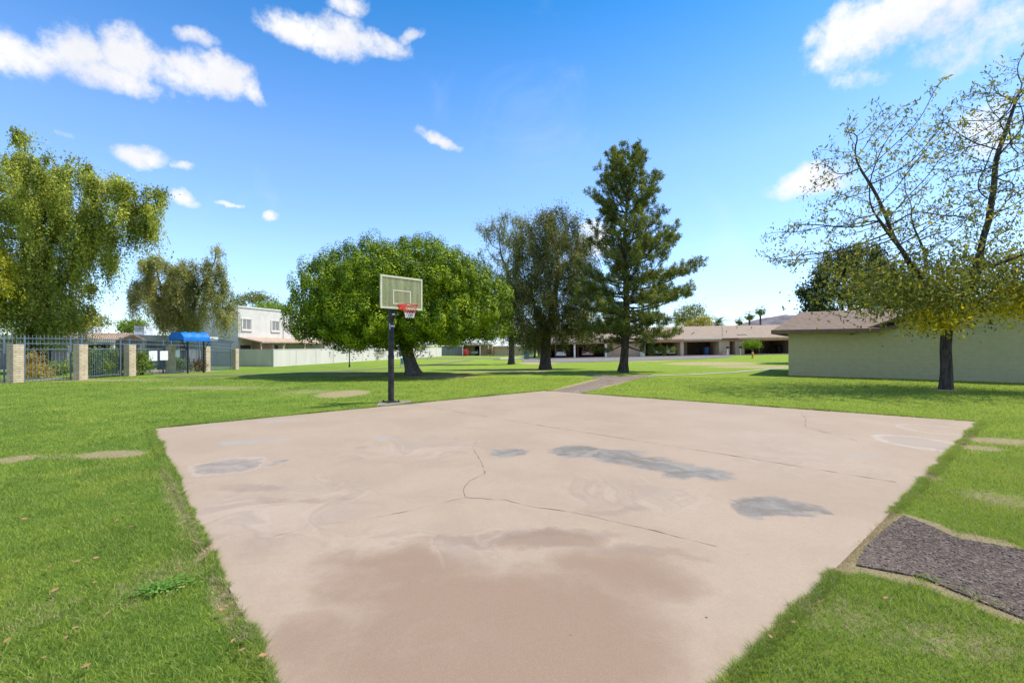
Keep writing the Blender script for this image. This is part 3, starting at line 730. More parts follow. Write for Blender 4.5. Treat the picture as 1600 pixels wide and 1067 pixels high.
def ell_pts(n, lobes, shell=0):
    """random points inside a union of ellipsoids (cx,cy,cz,rx,ry,rz)"""
    w = np.array([l[3]*l[4]*l[5] for l in lobes]); w = w/w.sum(); k = rng.choice(len(lobes), n, p=w)
    Lb = np.array(lobes)[k]; u = unit(rng.normal(size=(n, 3))); rad = rng.random(n)**(1/3)
    if shell: rad = shell+(1-shell)*rad
    return Lb[:, :3]+u*rad[:, None]*Lb[:, 3:6]

bark_dark = bark('bark_dark', (.035, .028, .024), (.115, .092, .078)); bark_grey = bark('bark_grey', (.085, .072, .060), (.20, .175, .15))
bark_brown = bark('bark_brown', (.05, .038, .03), (.15, .115, .09))

# --- round dense tree behind the hoop
lf_round = leafmat('leaf_bright_green', (.035, .070, .004), (.135, .215, .006), (.42, .49, .016), .10, 1.3)
def round_tree():
    b = P(646, 586); D = b[1]; k = D/FPX
    root = empty('shade_tree', b, 0, 'broad dense bright green tree with a rounded crown behind the basketball hoop', 'tree')
    def q(px, py, dy=0): return np.array([(px-646)*k, dy, (586-py)*k])
    lob = []
    for (px, py, rx, rz, dy, ry) in [(620,468,112,80,0,4.6), (540,470,70,78,.4,4.0), (700,458,70,66,0,4.0), (508,494,44,48,-.6,2.8), (514,456,38,46,.8,2.4),
                                     (745,478,52,56,0,3.0), (760,500,36,38,.5,2.2), (580,420,50,46,.3,2.6), (655,412,52,42,.3,2.8), (600,505,80,42,-2.6,2.4), (690,505,70,40,-2.4,2.2), (560,500,60,42,2.8,2.4), (690,495,60,42,2.8,2.4), (480,510,22,24,0,1.5)]:
        c_ = q(px, py, dy); lob.append((c_[0], c_[1], c_[2], (rx-10)*k, ry-.35, (rz-16)*k))
    LB = np.array(lob)
    # surface samples
    n = 14000; w = LB[:, 3]*LB[:, 5]; kk = rng.choice(len(LB), n, p=w/w.sum()); u = unit(rng.normal(size=(n, 3)))
    pts = LB[kk, :3]+u*LB[kk, 3:6]; nr = unit(u/LB[kk, 3:6])
    rel = (pts[:, None]-LB[None, :, :3])/LB[None, :, 3:6]; ins = ((rel**2).sum(-1) < .97).any(1)
    zb = 1.95+.25*np.sin(pts[:, 0]*1.7)+.15*np.sin(pts[:, 0]*4.1+pts[:, 1]*2)
    keep = ~ins & (pts[:, 2] > zb); pts, nr = pts[keep], nr[keep]
    # thin to clump spacing
    sel = []; 
    for i in range(len(pts)):
        if all(np.linalg.norm(pts[i]-pts[j]) > .50 for j in sel): sel.append(i)
    C = pts[sel]; NN = nr[sel]; m_ = len(C); print('round clumps', m_)
    C = C+NN*rng.uniform(-.30, .34, (m_, 1)); rad = rng.uniform(.30, .58, m_)
    parts = []
    per = 300
    uu = unit(rng.normal(size=(m_, per, 3))+NN[:, None]*.8+np.array([0, 0, .35])); rr = rng.uniform(.72, 1, (m_, per, 1))
    tipk = 1+.8*np.maximum(0, uu[..., 2:3])**3
    pos = C[:, None]+uu*rr*rad[:, None, None]*tipk
    parts.append(leaves_np(pos.reshape(-1, 3), .085, .75, nrm=uu.reshape(-1, 3)+np.array([0, 0, .1]), nj=.32))
    # interior and underside leaves
    ip = ell_pts(60000, lob, .35)*1.0; ip = np.array([0, 0, 3.0])+(ip-np.array([0, 0, 3.0]))*.93; ip = ip[ip[:, 2] > 1.9]
    parts.append(leaves_np(ip, .17, .75))
    # ragged twigs hanging under the crown
    h = ell_pts(5000, [(l[0], l[1], 2.05, l[3]*.9, l[4]*.9, .38) for l in lob]); parts.append(leaves_np(h, .12, .55))
    h = np.concatenate([np.array([q(720, 530, -1.6), q(650, 548, -1), q(780, 520, 0), q(560, 545, -1)])[rng.integers(0, 4, 1400)]+rng.normal(0, [.55, .5, .2], (1400, 3))]); parts.append(leaves_np(h, .12, .55))
    crown_obj(parts, lf_round, root)
    nodes = [(0, 0, 0)]; par = [-1]
    for z in np.arange(.25, 2.0, .25): nodes.append((-.24*z-.02*z*z, 0, z)); par.append(len(nodes)-2)
    fork = len(nodes)-1; att = ell_pts(450, lob, .3); att = att[att[:, 2] > 2.3]
    nd, pr = colonize(att, nodes, par, .35, 4, .9, 60)
    skeleton_mesh(nd, pr, .34, .012, 'trunk', bark_grey, root, flare=1.7, flare_h=.35, seg=14)
round_tree()

# --- pine generator
def pine(root, H, z_low, prof, nb, needle_mat, bk, R0, tuft=.34, per=46, lean=(0, 0), elev=(0, 55), nl=.2, nw=.02, seedk=0, curv=.35, dens=1.0, droop=0):
    mb = MB(); tz = np.linspace(0, H*.985, 24)
    wob = lambda z: np.array([lean[0]*(z/H)+.12*math.sin(z*.55), lean[1]*(z/H)+.1*math.sin(z*.7+1), z])
    trunk = [wob(z) for z in tz]; mb.tube(trunk, [max(.02, R0*(1-z/H)**.8)*(1+.5*math.exp(-z/.35)) for z in tz], 12, caps=False)
    C = []; Dr = []
    for i in range(nb):
        t = (i+rng.uniform(0, 1))/nb; z = z_low+(H-z_low)*t**.95
        a = i*2.39996+rng.uniform(-.8, .8)
        Lb = prof(z, math.cos(a), math.sin(a))*rng.uniform(.68, 1.12)
        if Lb < .25: Lb = .25
        e0 = R(elev[0]+(elev[1]-elev[0])*((z-z_low)/(H-z_low))**1.3)+rng.uniform(-.3, .3)
        p = wob(z); pts = [p]; e = e0-.25; az_ = a; ns = max(4, int(Lb/.35)); sl = Lb/ns
        for s_ in range(ns):
            e += curv/ns*rng.uniform(.2, 1.6)-droop/ns; az_ += rng.uniform(-.1, .1)
            p = p+np.array([math.cos(az_)*math.cos(e), math.sin(az_)*math.cos(e), math.sin(e)])*sl; pts.append(p)
        r0 = .016+.016*Lb; mb.tube(pts, list(np.linspace(r0, .008, len(pts))), 5, caps=False)
        for s_ in range(1, ns+1):
            f_ = s_/ns
            if f_ < .28 and Lb > 1: continue
            nsub = 2 if f_ < .95 else 3
            for q_ in range(nsub):
                sd = az_+(1 if q_ % 2 else -1)*rng.uniform(.5, 1.25) if f_ < .95 else az_+rng.uniform(-.5, .5)
                ll = rng.uniform(.25, .5)*(.45+Lb*.32)*(1.25-f_*.6); ee = rng.uniform(-.1, 1.15)
                dv = np.array([math.cos(sd)*math.cos(ee), math.sin(sd)*math.cos(ee), math.sin(ee)])
                b0 = pts[s_]; mb.tube([b0, b0+dv*ll*.55, b0+dv*ll+np.array([0, 0, .08])], [.012, .009, .005], 3, caps=False)
                nt_ = max(1, int(ll/.26*dens+.3))
                for w_ in range(nt_):
                    C.append(b0+dv*ll*(w_+1)/nt_+rng.normal(0, .05, 3)); Dr.append(unit(dv+np.array([0, 0, .9])))
    C.append(wob(H)); Dr.append(np.array([0, 0, 1.]))
    C = np.array(C); Dr = np.array(Dr); m_ = len(C); print('tufts', m_)
    u = unit(rng.normal(size=(m_, per, 3))*.75+Dr[:, None]*.75)
    base = C[:, None]+Dr[:, None]*rng.uniform(-.5, .5, (m_, per, 1))*tuft*.7+rng.normal(0, tuft*.13, (m_, per, 3))
    pos = base+u*nl*.5
    crown_obj([leaves_np(pos.reshape(-1, 3), nl, nw/nl*1.0, tan=u.reshape(-1, 3), tj=.05)], needle_mat, root)
    mb.build('trunk', bk, root, smooth=True)
lf_pine = leafmat('needle_green', (.065, .09, .020), (.15, .18, .036), (.33, .34, .08), .28, 1.0)
lf_pine2 = leafmat('needle_grey_green', (.12, .13, .045), (.22, .23, .08), (.36, .36, .14), .3, .7)
b = P(974, 581.5); k = b[1]/FPX; H = (581.5-252)*k
pr_y = [233, 260, 300, 335, 360, 400, 430, 470, 520, 550]
lft = np.array([8, 30, 66, 78, 62, 45, 55, 88, 74, 46])*k; rgt = np.array([8, 26, 44, 62, 72, 100, 112, 100, 84, 62])*k
zz = np.array([(581.5-y)*k for y in pr_y])[::-1]
def prof(z, cx, cy):
    l_ = np.interp(z, zz, lft[::-1]); r_ = np.interp(z, zz, rgt[::-1]); m_ = (l_+r_)/2
    return (r_ if cx > 0 else l_)*cx*cx+m_*(1-cx*cx)
root = empty('pine_tree', b, 0, 'tall dark green pine with open layered branches right of the bushy tree', 'tree')
pine(root, H, 1.7, prof, 138, lf_pine, bark_dark, .27, lean=(.35, 0), elev=(-6, 60), nl=.20, nw=.036, per=54, curv=.6, tuft=.40)

# --- generic broadleaf from colonisation
def reseed(k):
    global rng
    rng = np.random.default_rng(k)
def broadleaf(name, label, base, lobes, trunk, R0, rt, lmat, bmat, leaf, per, step=.4, kill=.75, natt=900, spread=.3, aspect=.45, strands=0, slen=(.4, 1.2), cat='tree', group=None, infl=4, minr=0, flare=1.5, leafmax=None, tan=None, tj=.6, zmin=1.0, spre=.09, trop=(0, 0, .05), ncl=0):
    reseed(int(abs(base[0])*100)+3)
    root = empty(name, base, 0, label, cat, group)
    nodes = [trunk[0][0]] ; par = [-1]
    for ci, chain in enumerate(trunk):
        st = 0 if ci == 0 else int(np.argmin([np.linalg.norm(np.array(q)-np.array(chain[0])) for q in nodes]))
        last = st
        for a_, b_ in zip(chain[:-1], chain[1:]):
            a_ = np.array(nodes[last]); b_ = np.array(b_); n_ = max(1, int(np.linalg.norm(b_-a_)/step))
            for q in range(1, n_+1): nodes.append(a_+(b_-a_)*q/n_+rng.normal(0, .02, 3)*(q < n_)); par.append(last); last = len(nodes)-1
    att = ell_pts(natt, lobes, 0); att = att[att[:, 2] > zmin]
    nd, pr = colonize(att, nodes, par, step, infl, kill, 200, trop=trop)
    _, P2, r, ch, tips = skeleton_mesh(nd, pr, R0, rt, 'trunk', bmat, root, flare=flare, seg=12, minr=minr)
    fine = np.where(r < rt*(2.1 if leafmax is None else leafmax))[0]; fine = fine[fine > len(nodes)-1]
    Cn = P2[fine]; print(name, 'nodes', len(nd), 'leafy', len(Cn))
    parts = []
    if per: 
        pos = (Cn[:, None]+rng.normal(0, spread, (len(Cn), per, 3))).reshape(-1, 3)
        parts.append(leaves_np(pos, leaf, aspect, tan=tan, tj=tj) if tan is not None else leaves_np(pos, leaf, aspect))
    if strands:
        if ncl:
            cc_ = Cn[rng.integers(0, len(Cn), ncl)]; cl_ = rng.uniform(.35, 1.25, ncl); ki = rng.integers(0, ncl, strands)
            sel = cc_[ki]+rng.normal(0, .17, (strands, 3))
        else: sel = Cn[rng.integers(0, len(Cn), strands)]+rng.normal(0, .25, (strands, 3)); ki = None
        ln = rng.uniform(slen[0], slen[1], strands)
        if ki is not None: ln = ln*cl_[ki]
        nper = 26
        t = np.linspace(0, 1, nper)[None, :, None]
        dv = unit(np.concatenate([rng.normal(0, .16, (strands, 2)), -np.ones((strands, 1))], 1))[:, None]
        pos = sel[:, None]+dv*t*ln[:, None, None]+rng.normal(0, spre, (strands, nper, 3))*(1-.4*t)
        pos = pos[pos[..., 2] > zmin*.6].reshape(-1, 3)
        parts.append(leaves_np(pos, leaf, aspect*.8, tan=np.array([0, 0, -1.]), tj=.55))
    crown_obj(parts, lmat, root)
    return root
def px_lobes(base_px, base_py, D, lst, y0=0):
    k = D/FPX; return [((px-base_px)*k, dy, (base_py-py)*k, rx*k, ry, rz*k) for (px, py, rx, rz, dy, ry) in lst]

# mid bushy tree
lf_olive = leafmat('leaf_dark_olive', (.055, .068, .02), (.15, .158, .048), (.38, .35, .12), .3, .8)
b = P(852, 577); D = b[1]
lobes = px_lobes(852, 577, D, [(870,372,44,50,0,2.8), (835,392,42,60,0,2.8), (880,420,56,66,0,3.6), (840,460,58,70,0,3.6), (905,455,40,52,0,2.8), (808,470,34,60,.3,2.6), (890,505,58,34,0,3.2), (825,515,44,30,0,2.8), (868,345,30,26,0,1.8), (925,470,26,30,0,1.6)])
broadleaf('bushy_tree', 'dark olive bushy tree with a thick trunk, between the airy tree and the tall pine', b, lobes,
          [[(0, 0, 0), (.02, 0, 1.2), (.05, 0, 2.6)], [(.05, 0, 2.6), (-.7, .2, 4.6), (-1.2, .4, 6.5)], [(.05, 0, 2.6), (.6, -.2, 4.8), (1.0, -.3, 8)], [(.05, 0, 2.6), (1.9, .4, 3.6), (3.0, .3, 4.2)]],
          .40, .014, lf_olive, bark_brown, .17, 40, strands=4200, slen=(.3, 1.2), natt=1500, kill=.62, spread=.36, aspect=.34, zmin=2.0, spre=.11)

# airy tree farthest back
b = P(799, 569); D = b[1]
lobes = px_lobes(799, 569, D, [(790,345,26,20,0,2), (768,362,24,22,0,2), (805,375,26,26,0,2), (765,395,24,22,0,2), (790,415,34,28,0,2.4), (770,445,26,26,0,2.2), (810,450,28,30,0,2.2), (790,490,30,26,0,2.2), (820,515,26,20,0,2)])
broadleaf('airy_tree', 'grey green airy tree standing farthest back, just right of the round green tree', b, lobes,
          [[(0, 0, 0), (.05, 0, 2), (-.05, 0, 4.5), (0, 0, 8), (-.4, 0, 11)]], .34, .014, lf_pine2, bark_dark, .20, 26, natt=620, kill=.7, spread=.36, aspect=.32, zmin=2.4, strands=900, slen=(.3, .9))
# large left tree
lf_elm = leafmat('leaf_yellow_olive', (.12, .155, .03), (.33, .36, .065), (.68, .68, .16), .38, .55)
D = 29.0; bx = XD(62, D); b = (bx, D, float(g(bx, D))); k = D/FPX; by = HY+FPX*(CAMH-b[2])/D
lobes = px_lobes(62, by, D, [(30,196,22,14,0,.9), (62,206,18,12,0,.8), (42,228,24,20,0,1.2), (70,268,48,26,0,2.2), (25,262,26,24,0,1.4), (140,272,40,24,-.6,2.0), (190,295,36,26,0,2), (232,322,26,36,0,1.8), (105,318,40,26,-1,2.2), (170,335,44,28,-.6,2.2), (60,330,36,30,.6,2.2), (215,355,30,22,0,1.6), (110,372,50,30,0,2.6), (30,390,34,40,0,2.2), (150,390,34,26,0,2), (85,430,44,40,0,2.8), (30,455,36,40,0,2.4), (100,485,36,30,0,2.4), (60,490,40,30,0,2.6), (-30,320,40,80,0,2.5), (10,320,24,30,0,1.6)])
broadleaf('drooping_tree', 'largest tree, yellowish olive drooping foliage rising behind the pillared fence', b, lobes,
          [[(0, 0, 0), (.1, 0, 2), (.2, 0, 4)], [(.2, 0, 4), (-.8, 0, 7), (-.9, 0, 11), (-.9, 0, 13.5)], [(.2, 0, 4), (1.6, .3, 6.5), (3.4, .2, 9), (5.6, 0, 10)], [(.2, 0, 4), (.6, -.8, 8), (1.4, -.6, 11)]],
          .5, .014, lf_elm, bark_brown, .15, 8, strands=7000, ncl=420, slen=(.4, 3.0), natt=1700, kill=.62, spread=.30, aspect=.55, zmin=2.2, spre=.10, step=.45)
# willow like tree by the awning
lf_wil = leafmat('leaf_grey_olive', (.15, .17, .055), (.31, .31, .11), (.54, .51, .20), .36, .6)
D = 39.0; bx = XD(290, D); b = (bx, D, float(g(bx, D))); by = HY+FPX*(CAMH-b[2])/D
lobes = px_lobes(290, by, D, [(338,402,18,16,0,1.3), (248,412,26,16,0,1.8), (295,418,26,14,0,1.6), (345,435,20,22,0,1.4), (232,445,24,24,0,1.8), (285,450,30,24,0,2.0), (330,460,22,24,0,1.6), (355,485,16,24,0,1.4), (215,462,14,20,0,1.2), (258,480,24,26,0,1.8), (305,488,24,22,0,1.6)])
broadleaf('drooping_tree', 'grey olive weeping tree behind the blue awning beside the white house', b, lobes,
          [[(0, 0, 0), (-.1, 0, 2), (-.3, 0, 3)], [(-.3, 0, 3), (-1.6, 0, 5.5), (-2.2, 0, 7.5)], [(-.3, 0, 3), (.6, 0, 5.2), (1.8, 0, 8)]],
          .3, .014, lf_wil, bark_brown, .16, 7, strands=4000, ncl=300, slen=(.6, 2.8), natt=560, kill=.66, spread=.27, aspect=.36, zmin=2.0, spre=.1, step=.45)
# yellow green tree at the left border
lf_yel = leafmat('leaf_yellow_green', (.18, .21, .015), (.36, .36, .025), (.55, .50, .04), .38, .5)
D = 26.0; bx = XD(-30, D)-.2; b = (bx, D, 0); by = HY+FPX*CAMH/D
lobes = px_lobes(-30, by, D, [(-30,400,50,40,0,2), (-10,430,36,46,0,2), (-50,440,50,50,0,2)])
broadleaf('shade_tree', 'yellow green tree cut off by the left border of the photo', b, lobes, [[(0, 0, 0), (0, 0, 2.2), (.1, 0, 3.5)]], .2, .014, lf_yel, bark_brown, .14, 16, natt=300, kill=.6, spread=.28, strands=500, slen=(.3, 1.2))
# right hand sparse tree
lf_ash = leafmat('leaf_ash', (.065, .09, .02), (.18, .20, .045), (.46, .37, .07), .40, .45)
b = P(1478, 608); D = b[1]; k = D/FPX
def q(px, py, dy=0): return ((px-1478)*k, dy, (608-py)*k)
lobes = px_lobes(1478, 608, D, [(1360,270,80,90,0,3.6), (1500,290,100,120,0,4.4), (1290,380,96,56,0,3.2), (1400,400,110,80,-.5,4.4), (1560,360,110,120,0,4.4), (1330,215,50,60,0,2.2), (1420,200,50,60,0,2.4), (1600,200,90,130,0,3.6), (1530,190,60,70,0,2.6),
         (1440,470,110,34,-.6,3.2), (1350,455,70,34,0,2.6), (1560,465,90,34,-.6,3), (1640,330,70,120,0,3.6), (1250,400,54,34,0,1.8), (1620,110,50,60,0,1.8)])
ash = broadleaf('ash_tree', 'sparse half bare tree with dark forked trunk in front of the olive wall', b, lobes,
          [[q(1478, 608), q(1478, 560), q(1480, 505)], [q(1480, 505), q(1455, 478, -.3), q(1425, 445, -.6), q(1375, 400, -1), q(1330, 350, -1.2)],
           [q(1480, 505), q(1470, 480, .3), q(1460, 440, .6), q(1435, 370, 1), q(1410, 300, 1.1), q(1375, 235, 1.2)], [q(1460, 440, .6), q(1500, 395, 1.4), q(1480, 330, 1.6)],
           [q(1480, 505), q(1498, 470, -.2), q(1512, 425, -.3), q(1530, 340, -.4), q(1545, 250, -.3), q(1590, 150, 0)], [q(1512, 425, -.3), q(1570, 400, -1.2), q(1640, 370, -2)]],
            .175, .0078, lf_ash, bark_dark, .155, 5, natt=4200, kill=.40, step=.26, spread=.10, aspect=.33, zmin=2.2, infl=2.0, flare=1.35, leafmax=2.0, tan=np.array([0, 0, -1.]), tj=.9, trop=(0, 0, .16))
# denser low skirt of leaves, with a yellow part
def skirt(root, cl_, n, mat, nm, spread, size):
    C = np.array([cl_[i][:3] for i in rng.integers(0, len(cl_), n)]); pos = C+rng.normal(0, 1, (n, 3))*np.array(spread)
    crown_obj([leaves_np(pos, size, .42, tan=np.array([0, 0, -1.]), tj=.8)], mat, root, nm)
cc = [q(px, py, dy) for px, py, dy in [(1350,440,-1),(1390,455,-1.4),(1420,470,-1),(1450,450,-.6),(1480,440,.5),(1500,460,1),(1530,450,-1),(1570,440,-1.5),(1590,420,-1),(1330,470,-.8),(1380,480,-1.2),(1560,430,0),(1540,420,.5),(1400,420,1),(1560,400,.8),(1600,460,0),(1440,490,-.8),(1500,430,0)]]
skirt(ash, cc, 12500, lf_ash, 'low_foliage', (.9, .8, .42), .155)
lf_ashy = leafmat('leaf_ash_yellow', (.30, .25, .015), (.55, .45, .02), (.72, .60, .05), .45, .8)
cy = [q(px, py, dy) for px, py, dy in [(1545,470,-1.2),(1570,485,-1.4),(1590,475,-1.2),(1520,488,-1),(1430,500,-1),(1410,505,-1.2),(1455,488,-.8),(1560,462,-1.3),(1600,490,-1)]]
skirt(ash, cy, 5200, lf_ashy, 'yellow_foliage', (.50, .4, .26), .15)

# dark tree behind the olive building
lf_dk = leafmat('leaf_dark_green', (.02, .035, .012), (.05, .07, .022), (.10, .115, .035), .2, .5)
D = 44.0; bx = XD(1330, D); b = (bx, D, float(g(bx, D))); by = HY+FPX*(CAMH-b[2])/D
lobes = px_lobes(1330, by, D, [(1330,420,60,36,0,3), (1300,455,54,34,0,3), (1370,450,60,40,0,3), (1290,470,46,26,0,2.4), (1340,400,40,24,0,2), (1420,460,40,40,0,2.5)])
broadleaf('bushy_tree', 'dark round tree rising behind the brown roof of the olive building', b, lobes, [[(0, 0, 0), (0, 0, 2.5), (0, 0, 5)]], .35, .014, lf_dk, bark_dark, .22, 42, natt=700, kill=.7, spread=.40, aspect=.5, strands=1400, slen=(.3, .8))

# background trees
lf_bgG = leafmat('leaf_bg_green', (.09, .15, .015), (.20, .29, .025), (.33, .42, .04), .3, .4)
lf_bgY = leafmat('leaf_bg_yellow', (.20, .19, .03), (.36, .33, .06), (.50, .44, .08), .3, .4)
lf_bgO = leafmat('leaf_bg_olive', (.09, .11, .025), (.19, .20, .05), (.32, .32, .09), .3, .4)
lf_bgP = leafmat('leaf_bg_pale', (.12, .14, .06), (.24, .25, .12), (.38, .34, .16), .3, .4)
def bgtree(px, D, lst, mat, label, trunkpy=None, n=1500, size=.3, strands=0, name='garden_tree', leafsp=None):
    bx = XD(px, D); b = (bx, D, float(g(bx, D))); by = HY+FPX*(CAMH-b[2])/D
    root = empty(name, b, 0, label, 'tree')
    lob = px_lobes(px, by, D, [(x, y, rx, rz, 0, rx*D/FPX) for x, y, rx, rz in lst])
    C = ell_pts(max(30, n//26), lob, .5); pos = (C[:, None]+rng.normal(0, size*1.5, (len(C), 26, 3))).reshape(-1, 3)
    crown_obj([leaves_np(pos, size, .6), leaves_np(ell_pts(n//3, lob), size*1.1, .6)], mat, root)
    top = np.mean([l[2] for l in lob]); mb = MB(); mb.tube([(0, 0, -.2), (.1, 0, top*.5), (0, 0, top)], [.22, .16, .08], 8)
    for l in lob: mb.tube([(0, 0, top*.45), (l[0]*.6, l[1]*.6, (top*.45+l[2])*.55), (l[0], l[1], l[2])], [.12, .07, .03], 5)
    mb.build('trunk', bark_brown, root, smooth=True); return root
bgtree(1085, 100, [(1072,490,18,12), (1088,484,14,8), (1098,497,10,8), (1066,500,16,10)], lf_bgO, 'olive tree behind the long tan roof, next to the pine', n=2600)
bgtree(1092, 92, [(1090,506,18,9), (1100,502,12,8), (1078,509,14,6)], lf_bgY, 'yellowish tree just above the long tan roof', n=2000)
bgtree(148, 60, [(135,505,18,12), (155,503,14,10), (120,512,16,8)], lf_bgP, 'pale dusty tree behind the pool house left of the cooler', n=2200, size=.22)
bgtree(118, 52, [(112,512,20,8), (128,508,14,6)], lf_bgY, 'orange yellow shrub tree above the pool fence', n=1500, size=.2)
bgtree(205, 62, [(205,510,16,9), (196,514,10,6), (215,507,12,9)], lf_bgG, 'bright green tree between the two drooping trees', n=2000, size=.22)
bgtree(395, 95, [(382,468,18,8), (415,470,18,9), (400,464,16,7), (368,474,12,6)], lf_bgO, 'flat topped olive tree behind the white two storey house', n=2400, size=.3)
bgtree(430, 80, [(420,480,20,6), (440,482,14,5), (455,487,12,5)], lf_bgG, 'bright green tree peeking over the white house parapet', n=1800, size=.25)
bgtree(835, 78, [(832,536,12,8), (843,532,10,8), (825,542,8,5)], lf_bgO, 'small olive tree beside the carports, left of the bushy tree trunk', n=1800, size=.25)

# palms
lf_palm = leafmat('palm_frond', (.06, .09, .02), (.13, .17, .04), (.22, .25, .07), .2, .6)
m_skirt = simple('palm_skirt', (.36, .24, .13), .95, var=.3, scale=3)
def palm(px, py_top, D, label, r=1.6, date=False, tr=.22):
    bx = XD(px, D); gz = float(g(bx, D)); H = ZD(py_top, D)-gz
    root = empty('palm_tree', (bx, D, gz), 0, label, 'palm')
    mb = MB(); mb.tube([(0, 0, -.2), (.05, 0, H*.5), (0, 0, H)], [tr*1.25, tr, tr*.9], 9); mb.build('trunk', bark_brown, root, smooth=True)
    n = 60 if date else 46; V = []; F = []; rr = []
    for i in range(n):
        a = i*2.39996; e = R(rng.uniform(-35, 80) if not date else rng.uniform(-15, 80)); ll = r*rng.uniform(.8, 1.1)
        p = np.array([0, 0, H]); pts = [p]; ee = e; S = 7
        for s_ in range(S):
            ee -= (.16 if not date else .20); p = p+np.array([math.cos(a)*math.cos(ee), math.sin(a)*math.cos(ee), math.sin(ee)])*ll/S; pts.append(p)
        side = np.array([-math.sin(a), math.cos(a), 0]); c_ = rng.random()
        if date:
            for s_ in range(1, S+1):
                for u_ in (0, .5):
                    pb = pts[s_]*(1-u_)+pts[s_-1]*u_; wl = r*.17*(1.1-s_/S*.7)
                    dr = unit(pts[s_]-pts[s_-1])
                    for sg in (-1, 1):
                        tip = pb+side*sg*wl+dr*wl*.7-np.array([0, 0, wl*.25]); b0 = len(V)
                        V += [pb-dr*.05, pb+dr*.05, tip+dr*.01, tip-dr*.01]; F.append((b0, b0+1, b0+2, b0+3)); rr += [c_]*4
        else:
            hub = pts[4]; dr = unit(pts[5]-pts[3])
            b0 = len(V); V += [pts[0]-side*.02, pts[0]+side*.02, hub+side*.02, hub-side*.02]; F.append((b0, b0+1, b0+2, b0+3)); rr += [c_]*4
            for j in range(9):
                th = (j-4)*.30; d2 = dr*math.cos(th)+side*math.sin(th); tip = hub+d2*ll*.48-np.array([0, 0, .1*ll]); b0 = len(V)
                pw = np.cross(d2, dr*0+np.array([0, 0, 1])); pw = unit(pw)*.045*r
                V += [hub, (hub*.45+tip*.55)+pw, tip, (hub*.45+tip*.55)-pw]; F.append((b0, b0+1, b0+2, b0+3)); rr += [c_]*4
    np_mesh('fronds', V, np.array(F), lf_palm, root, attrs={'rnd': rr})
    if not date:
        mb = MB(); mb.lathe([(tr*1.1, H-r*.95), (r*.28, H-r*.75), (r*.34, H-r*.3), (r*.15, H)], 10); mb.build('dead_frond_skirt', m_skirt, root, smooth=True)
    return root
palm(1155, 500, 118, 'shortest fan palm left of the three behind the tan roof', 1.35)
palm(1171, 492, 112, 'middle fan palm of three behind the tan roof', 1.55)
palm(1188, 484, 112, 'tallest fan palm of three, brown skirt below its fronds', 1.6)
palm(1122, 506, 95, 'wide feathery date palm above the tan roof', 3.2, True)
palm(405, 460, 105, 'lone palm rising behind the white two storey house', 1.7)

